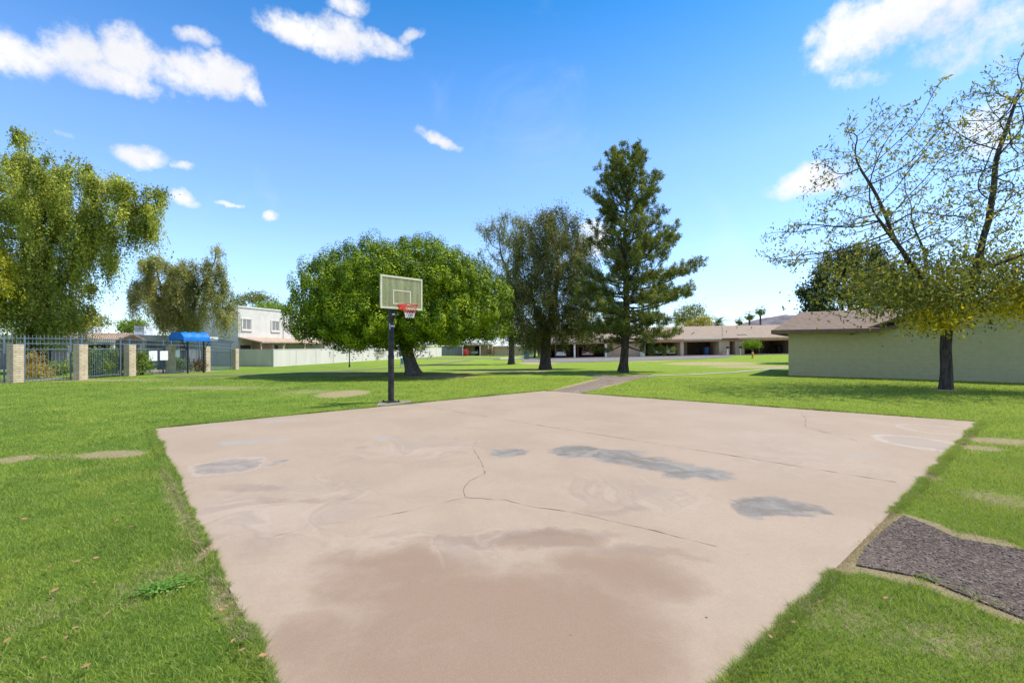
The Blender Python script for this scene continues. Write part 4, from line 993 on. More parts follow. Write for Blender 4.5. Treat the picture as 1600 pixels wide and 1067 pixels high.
# ------------------------------------------------------------------ basketball hoop
def hoop():
    base = np.array([P(611, 629)[0], P(611, 629)[1], 0.016])
    n = np.array([.72, -.69, 0]); n /= np.linalg.norm(n); rz = math.atan2(n[1], n[0])
    root = empty('basketball_hoop', base, rz, 'basketball hoop with black pole and cream edged clear backboard beside the court', 'basketball hoop')
    # local: +x towards the court, y along the board
    mb = MB(); mb.box(-.2, .2, -.2, .2, 0, .025)
    for sx_ in (-1, 1):
        for sy_ in (-1, 1): mb.lathe([(.022, .025), (.022, .06), (.012, .065)], 6, (sx_*.16, sy_*.16, 0))
    mb.build('base_plate', m_polepaint, root, bevel=.003)
    mb = MB(); mb.tube([(0, 0, .02), (0, 0, 1.38)], .088, 20); mb.tube([(0, 0, 1.36), (0, 0, 3.3)], .083, 20); mb.tube([(0, 0, 1.3), (0, 0, 1.4)], .095, 20); mb.build('pole', m_polepaint, root, smooth=False, bevel=.004)
    cx = .585; zc0, zc1 = 2.73, 3.67; hw = .70
    # extension arms
    for nm, zz_ in (('arm', 3.28), ('arm', 2.86)):
        mb = MB()
        for sy_ in (-1, 1):
            M_ = Matrix.Translation((0, sy_*.10, zz_)); mb.box(-.12, cx-.04, -.025, .025, -.03, .03, M_)
        mb.build(nm, m_black, root, bevel=.004)
    mb = MB(); mb.tube([(-.02, 0, 2.25), (.34, 0, 2.84)], .028, 8); mb.tube([(.09, 0, 2.62), (.30, 0, 2.62)], .022, 8); mb.box(.07, .16, -.05, .05, 2.5, 2.66); mb.build('brace', m_black, root)
    mb = MB(); mb.box(.16, .30, .052, .058, 2.585, 2.625); mb.box(.16, .30, -.058, -.052, 2.585, 2.625); mb.build('height_label', m_sign, root)
    mb = MB(); mb.tube([(.06, -.08, 2.30), (.12, -.12, 2.34), (.14, -.12, 2.16)], .012, 6); mb.box(.02, .105, -.06, .06, 2.24, 2.29); mb.build('crank_handle', m_rim_al, root)
    # backboard
    m_acr, nt, bs = mat_base('dirty_acrylic')
    tc = N(nt, 'ShaderNodeTexCoord'); mp = N(nt, 'ShaderNodeMapping'); mp.inputs['Scale'].default_value = (1, 9, .7); L(nt, tc.outputs['Object'], mp.inputs[0])
    nn = NOISE(nt, mp.outputs[0], 1.1, 6, .6)
    bs.inputs['Base Color'].default_value = (.42, .42, .24, 1); bs.inputs['Roughness'].default_value = .35
    tr = N(nt, 'ShaderNodeBsdfTransparent'); tr.inputs[0].default_value = (.90, .92, .68, 1)
    mx = N(nt, 'ShaderNodeMixShader'); L(nt, M(nt, 'MULTIPLY_ADD', SS(nt, nn.outputs['Fac'], .3, .75), .36, .26), mx.inputs[0])
    L(nt, tr.outputs[0], mx.inputs[1]); L(nt, bs.outputs[0], mx.inputs[2]); L(nt, mx.outputs[0], nt.nodes['Material Output'].inputs[0])
    bb = MB().box(cx-.006, cx+.006, -hw+.05, hw-.05, zc0+.05, zc1-.05).build('backboard', m_acr, root)
    fr = MB(); t_ = .055
    fr.box(cx-.02, cx+.02, -hw, hw, zc0, zc0+t_); fr.box(cx-.02, cx+.02, -hw, hw, zc1-t_, zc1)
    fr.box(cx-.02, cx+.02, -hw, -hw+t_, zc0+t_, zc1-t_); fr.box(cx-.02, cx+.02, hw-t_, hw, zc0+t_, zc1-t_)
    fr.build('frame', m_cream, bb, bevel=.004)
    tg = MB(); a, t0, t1, w_ = .30, 2.87, 3.28, .035
    tg.box(cx+.006, cx+.009, -a, a, t0, t0+w_); tg.box(cx+.006, cx+.009, -a, a, t1-w_, t1); tg.box(cx+.006, cx+.009, -a, -a+w_, t0+w_, t1-w_); tg.box(cx+.006, cx+.009, a-w_, a, t0+w_, t1-w_)
    tg.build('target_square', m_cream, bb)
    for y_ in (-.34, .34): MB().box(cx-.05, cx-.021, y_-.018, y_+.018, zc0-.02, zc1-.06).build('support_bar', m_black, bb)
    MB().box(cx-.018, cx-.012, -.46, -.445, zc0+.06, zc1-.06).build('support_bar', m_rim_al, bb)
    # rim and net
    rc = cx+.02+.15+.23; zr = 2.84
    ring = [(rc+.228*math.cos(a_), .228*math.sin(a_), zr) for a_ in np.linspace(0, 2*math.pi, 33)]
    mb = MB(); mb.tube(ring, .0105, 8, caps=False)
    mb.box(cx+.008, cx+.03, -.12, .12, zr-.12, zr+.05)
    for sy_ in (-1, 1): mb.tube([(cx+.03, sy_*.08, zr-.01), (rc-.19, sy_*.12, zr)], .012, 6)
    mb.tube([(cx+.03, 0, zr-.1), (rc-.228, 0, zr-.01)], .012, 6)
    rim = mb.build('rim', m_red, root)
    K = 12; lv = [(.222, 0), (.205, -.075), (.175, -.15), (.145, -.225), (.122, -.30), (.115, -.37)]
    for nm, l0, l1, mt in (('net', 0, 3, m_netred), ('net', 3, 5, m_netwh)):
        mb = MB()
        for i in range(l0, l1):
            for k_ in range(K):
                o0 = .5*(i % 2); o1 = .5*((i+1) % 2)
                for dd in ((0, 1) if o1 > o0 else (-1, 0)):
                    a0 = 2*math.pi*(k_+o0)/K; a1 = 2*math.pi*(k_+o1+dd*1.0 if o1 <= o0 else k_+o0+(-.5 if dd == 0 else .5))/K
                    if o1 <= o0: a1 = 2*math.pi*(k_+o0+(-.5 if dd == -1 else .5))/K
                    p0 = (rc+lv[i][0]*math.cos(a0), lv[i][0]*math.sin(a0), zr+lv[i][1]); p1 = (rc+lv[i+1][0]*math.cos(a1), lv[i+1][0]*math.sin(a1), zr+lv[i+1][1])
                    mb.tube([p0, p1], .006, 5)
        nn_ = mb.build(nm, mt, rim)
        nn_['label'] = 'red upper cords of the net' if mt is m_netred else 'white lower cords of the net'
hoop()

# ------------------------------------------------------------------ pool fence
pil = [(24, 598, -1), (126, 593.5, 0), (203, 587.5, 1), (267, 583, 2), (322, 580.5, 3), (368, 577.5, 4)]
PP = [P(a, b_) for a, b_, _ in pil]
lab = ['nearest', 'second nearest', 'third', 'fourth', 'fifth', 'farthest']
txt = ['tan block pillar nearest the left border, beside the yellow cactus bed', 'tan block pillar between the cactus bed and the large green bush',
       'tan block pillar just left of the small green bush and white notices', 'tan block pillar between the white notices and the blue awning', 'tan block pillar right of the blue awning', 'tan block pillar at the far right end of the pool fence']
pm = None
for i, p in enumerate(PP):
    d = PP[min(i+1, 5)]-PP[max(i-1, 0)]; rz = 0.0
    if pm is None:
        t_ = empty('block_pillar', p, rz); MB().box(-.16, .16, -.23, .23, -.2, 1.68).build('shaft', m_brickp, t_, bevel=.01); MB().box(-.165, .165, -.235, .235, 1.683, 1.75).build('cap', m_brickp, t_, bevel=.012); pm = t_
    else:
        t_ = pm.copy(); col.objects.link(t_); t_.location = tuple(map(float, p)); t_.rotation_euler = (0, 0, rz)
        for c_ in pm.children: c2 = c_.copy(); col.objects.link(c2); c2.parent = t_
    tag(t_, txt[i], 'pillar', 'tan block pillars of the pool fence')
ftxt = ['blue grey straight picket fence bay cut by the left border', 'blue grey picket fence bay in front of the yellow cactus bed', 'blue grey fence bay with curved tops in front of the large green bush', 'blue grey fence bay with curved tops carrying the white notices',
        'blue grey fence bay with gate beneath the blue awning', 'blue grey fence bay at the far end, right of the awning']
def fence_bay(a, b_, label, curved, gate=False):
    d = b_-a; Ln = math.hypot(d[0], d[1]); rz = math.atan2(d[1], d[0])
    root = empty('picket_fence', a, rz, label, 'fence', 'blue grey metal fence bays of the pool')
    yb = .27; pieces = []
    for z_ in (.12, 1.52, 1.80, 2.04): pieces.append(MB().box(.05, Ln-.05, yb-.02, yb+.02, z_-.02, z_+.02).build('rail', m_fenceblue, root))
    dz = float(b_[2]-a[2])
    n = int(Ln/.125); pk = MB()
    for i in range(n):
        x = (i+.5)*Ln/n
        pk.box(x-.009, x+.009, yb+.021, yb+.039, .03, 1.60)
        if curved: pk.tube([(x, yb+.03, 1.7), (x, yb+.03, 2.06), (x, yb-.02, 2.2), (x, yb-.12, 2.3), (x, yb-.26, 2.36)], .011, 4)
        else: pk.box(x-.010, x+.010, yb+.021, yb+.039, 1.7, 2.2)
    for x in (.32, Ln-.32): pieces.append(MB().box(x-.03, x+.03, yb-.03, yb+.03, 0, 2.16).build('post', m_fenceblue, root))
    for o_ in pieces+[pk.build('pickets', m_fenceblue, root)]:
        for v in o_.data.vertices: v.co.z += dz*v.co.x/Ln
    if gate:
        gt = MB(); gt.box(Ln*.5, Ln*.5+.05, yb-.08, yb-.04, .05, 1.6); gt.box(Ln*.5+.95, Ln*.5+1.0, yb-.08, yb-.04, .05, 1.6); gt.box(Ln*.5, Ln*.5+1.0, yb-.08, yb-.04, .95, 1.02)
        gt.build('gate', m_fenceblue, root)
    return root
P0 = PP[0]+(PP[0]-PP[1])*1.2
fence_bay(P0, PP[0], ftxt[0], False)
for i in range(5): fence_bay(PP[i], PP[i+1], ftxt[i+1], i > 0, i == 3)
# notices on the fence
def notice(px, py, Y, w, h, label, head=(.5, .08, .06)):
    t_ = empty('notice_board', (XD(px, Y), Y, ZD(py, Y)), R(70), label, 'sign', 'white notices on the pool fence')
    bd = MB().box(-w/2, w/2, -.02, .0, -h/2, h/2).build('panel', m_sign, t_, bevel=.004)
    return t_
notice(239, 556, 27.0, .46, .60, 'left one of the two large white notices beside the small bush')
notice(256, 555.5, 27.7, .46, .56, 'right one of the two large white notices, next to a tan pillar')
notice(277.5, 552.5, 28.6, .26, .42, 'smallest white notice, left of the awning posts')
# awning
def awning():
    D = 29.3; c_ = (XD(296, D), D, float(g(XD(296, D), D)))
    root = empty('entrance_awning', c_, R(72), 'bright blue canvas awning on dark posts over the pool gate', 'awning')
    mb = MB(); n = 14; zb = ZD(531.5, D)-c_[2]
    prof_ = [(-.66, 0), (-.63, .22), (-.42, .44), (0, .55), (.42, .44), (.63, .22), (.66, 0)]
    L_ = 1.75
    for i in range(n+1):
        x = -.85+L_*i/n; sag = -.035*math.sin(math.pi*((i*3/n) % 1))
        for (y_, z_) in prof_: mb.v.append((x, y_, zb+z_*(1+sag*2)+sag))
    m_ = len(prof_)
    for i in range(n):
        for j in range(m_-1): mb.f.append((i*m_+j, (i+1)*m_+j, (i+1)*m_+j+1, i*m_+j+1))
    mb.f.append(tuple(range(m_))); mb.f.append(tuple(n*m_+j for j in range(m_))[::-1])
    mb.build('canopy', m_awning, root)
    MB().box(-.86, .91, -.675, -.66, zb-.08, zb+.02).build('valance', m_awning, root)
    ps = MB()
    for (x, y_) in ((-.55, -.6), (.5, -.6)):
        MB().tube([(x, y_, -.1), (x, y_, zb)], .05, 10).build('post', m_black, root)
        MB().tube([(x, y_, zb-.7), (x+.4*(1 if x > 0 else -1), y_, zb-.02)], .025, 6).build('brace', m_black, root)
awning()

# shrubs behind the fence
lf_ole = leafmat('leaf_oleander', (.10, .15, .02), (.22, .30, .05), (.36, .43, .10), .35, 1.2)
lf_cact = leafmat('leaf_golden', (.20, .14, .03), (.40, .28, .06), (.55, .42, .10), .25, 1.5)
lf_redb = leafmat('blossom_red', (.35, .03, .04), (.55, .08, .08), (.65, .15, .13), .3, 1.5)
lf_brb = leafmat('leaf_brown_bush', (.07, .06, .03), (.14, .10, .05), (.22, .17, .09), .25, 1)
def shrub(px, py, Y, w, h, mat, label, n=1200, size=.11, name='shrub', dy=.5, stems=7, z=None, legs=0):
    X = XD(px, Y); z0 = float(g(X, Y)) if z is None else z
    root = empty(name, (X, Y, z0), 0, label, 'shrub')
    lob = [(rng.uniform(-.5, .5)*w*.5, rng.uniform(-.3, .3)*dy, legs+(h-legs)*rng.uniform(.35, .75), w*.3, dy, (h-legs)*.34) for _ in range(7)]+[(0, 0, legs+(h-legs)*.45, w*.46, dy, (h-legs)*.48)]
    C = ell_pts(n//10, lob, .3); C = C[C[:, 2] > .05]
    pos = (C[:, None]+rng.normal(0, size*.9, (len(C), 10, 3))).reshape(-1, 3); pos[:, 2] = np.abs(pos[:, 2])
    crown_obj([leaves_np(pos, size, .4, tan=np.array([0, 0, .8]), tj=.8)], mat, root, 'foliage')
    mb = MB()
    for i in range(stems):
        a = rng.uniform(0, 6.28); mb.tube([(0.05*math.cos(a), .05*math.sin(a), -.05), (w*.15*math.cos(a), dy*.3*math.sin(a), h*.4), (w*.3*math.cos(a), dy*.5*math.sin(a), h*.8)], [.02, .014, .006], 5)
    mb.build('stems', bark_brown, root, smooth=True); return root
shrub(147, 590, 24.6, 1.9, 1.55, lf_ole, 'leafy green bush behind the fence, left of its twin', 3400, .13)
shrub(178, 590, 25.5, 1.3, 1.45, lf_ole, 'leafy green bush behind the fence, touching the third pillar', 2400, .13)
shrub(222, 588, 26.6, 1.0, 1.35, lf_ole, 'small green bush in front of the fence beside the notices', 1700, .12)
shrub(285, 580, 31, 1.6, 1.0, lf_ole, 'low green bush under the blue awning behind the gate', 1400, .12)
shrub(308, 580, 31.5, 1.3, .9, lf_brb, 'brownish low bush under the blue awning', 900, .12)
shrub(55, 590, 23.6, 2.2, .75, lf_cact, 'low golden yellow cactus clump behind the nearest fence bay', 2200, .10)
shrub(52, 575, 26.5, 1.5, 1.45, lf_cact, 'tall golden shrub standing behind the low cactus clump', 1500, .11)
shrub(92, 575, 26.0, 1.5, .9, lf_ole, 'yellow green agave clump beside the second pillar', 1100, .12)

# pool house & ramada behind the fence
def pool_house():
    O = (-34, 40, -.35); root = empty('pool_house', O, R(12), 'low grey pool house with white flat roof edge behind the fence', 'building')
    MB().box(-14, 4.0, 0, 7, -.3, 2.55).build('wall', m_grey, root)
    MB().box(-14.4, 4.5, -.7, 7.5, 2.553, 2.95).build('roof', m_whitefascia, root)
    for x in (-12.5, -9.6, -6.8, -4.0, -1.2, 1.6): MB().box(x, x+.22, -.55, -.33, -.3, 2.55).build('column', m_stuccoW, root)
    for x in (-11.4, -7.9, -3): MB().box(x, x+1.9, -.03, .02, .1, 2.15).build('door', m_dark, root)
    MB().box(0.2, 1.4, -.03, .02, .9, 2.0).build('window', m_glass, root)
pool_house()
def ramada():
    O = (-32.2, 31, -.1); root = empty('pool_ramada', O, R(20), 'open ramada with tan tiled roof and white posts behind the fence', 'ramada')
    m_tile = simple('weathered_tile', (.45, .29, .19), .9, var=.25, scale=4)
    mb = MB()
    mb.slab([(-.3, -1.0, 2.15), (4.6, -1.0, 2.15), (4.6, 1.6, 2.62), (-.3, 1.6, 2.62)], (0, 0, .10)); mb.slab([(-.3, 1.602, 2.62), (4.6, 1.602, 2.62), (4.6, 4.2, 2.15), (-.3, 4.2, 2.15)], (0, 0, .10))
    mb.build('roof', m_tile, root)
    MB().box(-.3, 4.6, -1.06, -1.003, 2.02, 2.24).build('fascia', m_whitefascia, root)
    for x in (.2, 2.2, 4.2): MB().box(x, x+.2, -.8, -.6, -.1, 2.15).build('post', m_stuccoW, root)
    MB().box(.0, 4.4, 3.6, 3.8, -.1, 2.2).build('back_wall', m_grey, root)
    MB().box(1.2, 3.0, 3.55, 3.597, .0, 1.9).build('opening_shade', m_dark, root)  # solid dark panel, its colour stands for shade inside an open bay
ramada()
def cooler(px, py, Y, w, label):
    z = ZD(py, Y); root = empty('rooftop_cooler', (XD(px, Y), Y, z), 0, label, 'cooler', 'rooftop cooling units')
    MB().box(-w/2, w/2, -w/2, w/2, -.5, w*.62).build('housing', m_metalunit, root, bevel=.02)
    mb = MB()
    for i in range(5): mb.box(-w*.42, w*.42, -w/2-.025, -w/2-.003, .08+i*w*.1, .08+i*w*.1+w*.05)
    mb.build('louvres', m_grey, root); MB().box(-w*.3, w*.3, -w*.3, w*.3, w*.62, w*.70).build('lid', m_dark, root)
cooler(146, 519.5, 44, .9, 'metal cooler on the pool house roof, left one')
cooler(224, 520, 42, .95, 'metal cooler on the pool house roof behind the fence, nearest the weeping tree')

# ------------------------------------------------------------------ two storey white house
def window(root, x0, x1, z0, z1, y=0, frame=.07, mat=None):
    w_ = MB(); w_.box(x0, x1, y-.05, y-.003, z0, z0+frame); w_.box(x0, x1, y-.05, y-.003, z1-frame, z1); w_.box(x0, x0+frame, y-.05, y-.003, z0+frame, z1-frame); w_.box(x1-frame, x1, y-.05, y-.003, z0+frame, z1-frame)
    xm = x0+(x1-x0)*.42; w_.box(xm, xm+.05, y-.045, y-.003, z0+frame, z1-frame)
    fr = w_.build('window', m_white, root)
    MB().box(x0+frame, x1-frame, y-.02, y-.004, z0+frame, z1-frame).build('pane', m_blind if mat is None else mat, fr)
    MB().box(x0-.12, x1+.12, y-.12, y-.002, z0-.14, z0-.003).build('sill', m_stuccoW, fr)
    tr = MB(); tr.box(x0-.14, x0-.003, y-.09, y-.002, z0, z1+.1); tr.box(x1+.003, x1+.14, y-.09, y-.002, z0, z1+.1); tr.box(x0-.003, x1+.003, y-.09, y-.002, z1+.002, z1+.1); tr.build('surround', m_stuccoW, fr)
def white_house():
    O = (-30.7, 51, 0); root = empty('white_house', O, math.atan2(.969, .246), 'white two storey flat roofed house behind the weeping tree', 'house')
    MB().box(0, 7, 0, 9, -.8, 6.0).build('wall', m_stuccoW, root)
    MB().box(7.003, 24, .45, 9, -.8, 5.9).build('wall', m_stuccoW, root, label='set back wall of the neighbouring unit')
    mb = MB(); mb.box(-.06, 7.06, -.08, 9.06, 6.003, 6.18); mb.box(7.063, 24.1, .37, 9.06, 5.903, 6.08); mb.box(6.85, 7.1, -.1, .45, -.5, 6.0)
    mb.build('parapet', m_stuccoW, root)
    window(root, .55, 1.8, 3.5, 4.72); window(root, 4.95, 6.2, 3.5, 4.72); window(root, 9, 10.2, 3.4, 4.6, .45)
    # ground floor openings and patio cover
    for x in (.3, 2.6, 4.6): MB().box(x, x+1.4, -.03, .0-.002, -.1, 1.75).build('patio_door', m_glass, root)
    pc = MB(); pc.slab([(0, -.01, 2.55), (7.2, -.01, 2.55), (7.2, -3.2, 2.0), (0, -3.2, 2.0)], (0, 0, .12)); pc.slab([(7.25, .4, 2.45), (16, .4, 2.45), (16, -3.0, 1.95), (7.25, -3.0, 1.95)], (0, 0, .12)); pc.build('patio_cover', m_terracotta, root)
    for x in (.1, 3.4, 7.1, 11, 15.8): MB().box(x, x+.14, -3.0, -2.86, -.8, 2.05).build('post', m_tan, root)
    MB().box(2.0, 2.4, -2.7, -.1, -.8, 1.95).build('patio_partition', m_tan, root)
    MB().box(6.3, 6.45, -.25, -.1, 4.95, 5.2).build('wall_lamp', m_black, root)
white_house()
def yard_wall():
    A = P(427, 573); Bf = P(690, 556.5); A2 = P(335, 572)
    d = A2-A; A2 = A+d
    def wall(a, b_, label, h=1.8):
        dd = b_-a; Ln = math.hypot(dd[0], dd[1]); root = empty('yard_wall', a, math.atan2(dd[1], dd[0]), label, 'wall')
        MB().box(0, Ln, 0, .2, -.4, h).build('panel', m_yardwall, root); MB().box(-.02, Ln+.02, -.02, .22, h+.002, h+.06).build('cap', m_yardwall, root)
        x = 0; pl = MB()
        while x < Ln-.4:
            pl.box(x, x+.12, -.035, -.002, -.4, h); x += 3.6
        pl.build('pilasters', m_yardwall, root)
        return root
    wall(A2, A+np.array([-.22, 0, 0]), 'shaded yard wall segment facing the court beside the last fence pillar')
    wall(A, Bf, 'long sunlit cream yard wall running behind the round green tree')
yard_wall()
def low_house(O, rz, w, dpt, h, label, roofm, wallm, pitch=.9, name='house'):
    root = empty(name, O, rz, label, 'house')
    MB().box(0, w, 0, dpt, -.5, h).build('wall', wallm, root)
    mb = MB(); mb.slab([(-.5, -.6, h), (w+.5, -.6, h), (w+.5, dpt/2, h+pitch), (-.5, dpt/2, h+pitch)], (0, 0, .14)); mb.slab([(-.5, dpt/2+.002, h+pitch), (w+.5, dpt/2+.002, h+pitch), (w+.5, dpt+.6, h), (-.5, dpt+.6, h)], (0, 0, .14)); mb.build('roof', roofm, root)
    MB().box(-.5, w+.5, -.66, -.603, h-.08, h+.15).build('fascia', m_whitefascia, root)
    return root
h_ = low_house((XD(560, 84), 84, -.55), R(76), 30, 9, 2.2, 'low tan roofed house seen beneath the round tree over the yard wall', m_roofpink, m_beige, .9)
for x in (2, 8, 14, 20): window(h_, x, x+1.5, .6, 1.9)
# houses at the far end of the lawn
def far_house():
    Y = 102; root = empty('house', (XD(684, Y), Y, -.55), 0, 'distant beige house with flat carport beside the red bush', 'house')
    s = Y/FPX
    MB().box(0, 38*s, 0, 6, 0, 2.1).build('wall', m_grey, root, label='pale grey side wall'); MB().box(38*s, 56*s, 3.5, 6, 0, 2.3).build('wall', m_olive, root, label='green recessed wall')
    MB().box(0, 84*s, .6, 9, 2.303, 3.0).build('upper_wall', m_stuccoW, root)
    MB().box(38*s, 86*s, -1.2, .3, 2.25, 2.45).build('carport_beam', m_tan, root); MB().box(37*s, 88*s, -1.3, 3.6, 2.453, 2.6).build('carport_roof', m_whitefascia, root)
    MB().box(64*s, 84*s, 2, 6, 0, 2.25).build('wall', m_tan, root, label='peach side wall')
    for x in (39*s, 66*s, 79*s): MB().box(x, x+.2, -1.1, -.9, 0, 2.25).build('post', m_white, root)
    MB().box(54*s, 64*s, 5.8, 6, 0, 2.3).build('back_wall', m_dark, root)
far_house()
low_house((XD(770, 108), 108, -.5), 0, 9.5, 8, 2.0, 'distant pale house behind the brown bush and the back pine', m_whitefascia, m_beige, .5)
low_house((XD(800, 125), 125, -.5), R(4), 14, 8, 2.3, 'distant white house at the end of the street', m_roofpink, m_stuccoW, 1.0)
w_ = empty('yard_wall', (XD(768, 98), 98, -.55), 0, 'low pale wall at the far end of the lawn', 'wall'); MB().box(0, 9.0, 0, .2, -.2, .6).build('panel', m_conc, w_); MB().box(-.03, 9.03, -.03, .23, .602, .68).build('cap', m_conc, w_)
shrub(728, 555, 99, 1.5, 1.5, lf_redb, 'red flowering bush against the distant grey wall', 700, .2, dy=.7)
shrub(766, 555, 97, 2.2, 1.6, lf_brb, 'brown bush in front of the distant beige house', 900, .2, dy=.7)
shrub(845, 560, 70, 1.6, .7, lf_bgG, 'low dark hedge beside the green cabinet', 500, .16, dy=.5)
shrub(588, 562, 70, 3.0, 1.9, lf_bgP, 'tangled dry climber against the yard wall below the round tree', 900, .14, dy=.35)

# ------------------------------------------------------------------ carport row
def car(loc, rz, paint, label, group=None, cat='car', h=1.45, w=1.8, ln=4.5, name='parked_car', pick=False):
    root = empty(name, loc, rz, label, cat, group)
    m_p = simple('paint_'+name, paint, .3, .2, var=.03, spec=.6)
    # local: rear faces -y
    def shell(prof, hw0, hw1, inset=.0):
        mb = MB(); n = len(prof)
        for sgn in (-1, 1):
            for (y_, z_) in prof:
                t_ = (z_-.3)/(h-.3); hw_ = hw0+(hw1-hw0)*max(0, t_-.45)/.55; mb.v.append((sgn*hw_, y_, z_))
        mb.f += [tuple(range(n)), tuple(range(n, 2*n))[::-1]]+[(i, n+i, n+(i+1) % n, (i+1) % n) for i in range(n)]
        return mb
    if pick: prof_ = [(0, .45), (0, .98), (1.7, 1.0), (1.75, h*.98), (3.0, h), (3.5, 1.08), (ln-.2, 1.0), (ln, .5), (ln-.1, .32), (.1, .35)]
    else: prof_ = [(0, .42), (.02, .85), (.25, .98), (.75, 1.0), (1.25, h-.06), (1.9, h), (2.7, h-.08), (3.35, .98), (ln-.25, .8), (ln, .5), (ln-.1, .25), (.1, .28)]
    bd = shell(prof_, w/2, w/2-.22).build('body', m_p, root, bevel=.04)
    if pick: MB().box(-w/2+.12, w/2-.12, -.012, -.002, .6, .93).build('tailgate', m_p, root)
    gy0, gy1, gz0, gz1 = (1.68, 1.72, 1.1, h-.12) if pick else (.78, 1.2, 1.03, h-.11)
    MB().slab([(-w/2+.28, gy0-.02, gz0), (w/2-.28, gy0-.02, gz0), (w/2-.34, gy1-.03, gz1), (-w/2+.34, gy1-.03, gz1)], (0, -.02, .01)).build('rear_window', m_glass, root)
    for s_ in (-1, 1):
        MB().box(s_*w*.40-.12, s_*w*.40+.12, -.025, .06, .70, .84).build('tail_light', m_tail, root, bevel=.01)
        for y_ in (.85, ln-.9):
            wh = MB(); wh.tube([(s_*(w/2-.2), y_, .32), (s_*(w/2+.01), y_, .32)], .32, 16); ww = wh.build('wheel', m_rubber, root)
            MB().tube([(s_*(w/2+.012), y_, .32), (s_*(w/2+.02), y_, .32)], .19, 12).build('rim', m_rim_al, ww)
        if not pick: MB().box(s_*(w/2-.13)-.01, s_*(w/2-.13)+.01, 1.35, 2.9, 1.03, h-.2).build('side_window', m_glass, root)
    MB().box(-w/2+.03, w/2-.03, -.05, .05, .36, .56).build('bumper', m_p if not pick else m_rim_al, root, bevel=.02)
    MB().box(-.26, .26, -.062, -.052, .62 if pick else .60, .73).build('plate', m_sign, root)
    return root
def carports():
    root = empty('townhouse_row', (27, 75, -.02), 0, 'long low row of beige carports under a tan shingle roof', 'building')
    root.rotation_euler = (0, -.0187, 0)
    x0, x1 = -22.6, 36
    def u(px): return XD(px, 75)-27
    roof = MB(); roof.slab([(x0, -.9, 2.62), (x1, -.9, 2.62), (x1, 8, 5.0), (x0, 8, 5.0)], (0, 0, .12)); roof.slab([(x0, 8.002, 5.0), (x1, 8.002, 5.0), (x1, 17, 2.7), (x0, 17, 2.7)], (0, 0, .12)); roof.build('roof', m_roofpink, root)
    MB().box(x0+.2, x1-.2, -.5, 5.6, 2.38, 2.45).build('carport_ceiling', m_wood, root)
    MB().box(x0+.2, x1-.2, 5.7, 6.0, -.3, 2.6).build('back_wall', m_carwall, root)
    for (a, b_, mt) in ((x0, u(948), m_whitefascia), (u(948)+.01, u(1066), m_tan), (u(1066)+.01, u(1124), m_whitefascia), (u(1124)+.01, u(1150), m_brownfascia), (u(1150)+.01, x1, m_tan)):
        MB().box(a, b_, -.98, -.903, 2.52 if mt is not m_whitefascia else 2.56, 2.80).build('fascia', mt, root)
    MB().box(x0+.2, x1-.2, -.7, -.5, 2.28, 2.5).build('beam', m_wood, root)
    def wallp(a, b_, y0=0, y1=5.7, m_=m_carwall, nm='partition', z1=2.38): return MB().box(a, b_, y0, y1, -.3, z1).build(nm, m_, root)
    for px in (856, 897.5, 946): wallp(u(px)-.13, u(px)+.13, -.45, -.2, m_white, 'post', 2.28)
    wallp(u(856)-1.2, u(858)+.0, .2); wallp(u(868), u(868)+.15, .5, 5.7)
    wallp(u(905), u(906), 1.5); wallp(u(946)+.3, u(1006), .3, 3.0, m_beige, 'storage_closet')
    MB().box(u(960), u(966), .24, .297, -.1, 2.0).build('closet_door', m_tan, root)
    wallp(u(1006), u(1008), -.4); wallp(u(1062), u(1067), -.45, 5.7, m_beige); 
    wallp(u(1082), u(1090), 4.4, 5.65, m_beige, 'closet'); wallp(u(1122), u(1138), -.5, 3, m_beige, 'storage_closet', 2.36); wallp(u(1147), u(1160), -.5, 3, m_beige, 'storage_closet', 2.36)
    wallp(u(1138)+.01, u(1147)-.01, 1.5, 3, m_tan, 'entry_wall'); MB().box(u(1139.5), u(1145.5), 1.43, 1.497, .9, 2.0).build('window', m_glass, root)
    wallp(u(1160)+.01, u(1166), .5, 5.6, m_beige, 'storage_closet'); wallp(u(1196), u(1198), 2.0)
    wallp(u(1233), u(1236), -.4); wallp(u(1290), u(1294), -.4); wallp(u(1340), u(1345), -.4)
    sl = MB()
    for i in range(4): sl.box(u(1159)+i*.42, u(1159)+i*.42+.2, .9, 1.6, 3.27, 3.30)
    for v_i in range(len(sl.v)):
        x_, y_, z_ = sl.v[v_i]; sl.v[v_i] = (x_, y_, 2.745+(y_+.9)/8.9*2.38+(.02 if z_ > 3.28 else -.02))
    sl.build('roof_slot_shade', m_dark, root)  # dark slats laid on the roof stand for the shade in open slots
    for px in (1095, 1150, 1180, 1203, 1090):
        yy = rng.uniform(1.5, 6); MB().tube([(u(px), yy, 2.7+(yy+.9)*.267), (u(px), yy, 3.05+(yy+.9)*.267)], .07, 8).build('vent_pipe', m_grey, root)
    MB().tube([(u(1130), .2, 2.9), (u(1130), .2, 5.3)], .035, 6).build('antenna_mast', m_grey, root)
carports()
def gz(x, y): return float(g(x, y))+.06
Yc = 75.6
car((XD(876, Yc), Yc, gz(XD(876, Yc), Yc)), 0, (.72, .74, .76), 'white sedan parked in the leftmost carport bay', h=1.45)
car((XD(918, Yc+.3), Yc+.3, gz(XD(918, Yc), Yc)), -.15, (.24, .05, .045), 'dark red pickup in the bay right of the white post', cat='pickup', name='parked_pickup', pick=True, h=1.75, w=1.9, ln=5.2)
car((XD(1026, Yc+.5), Yc+.5, gz(XD(1026, Yc), Yc)), 0, (.30, .34, .30), 'grey green car half hidden behind the pine branches', h=1.5)
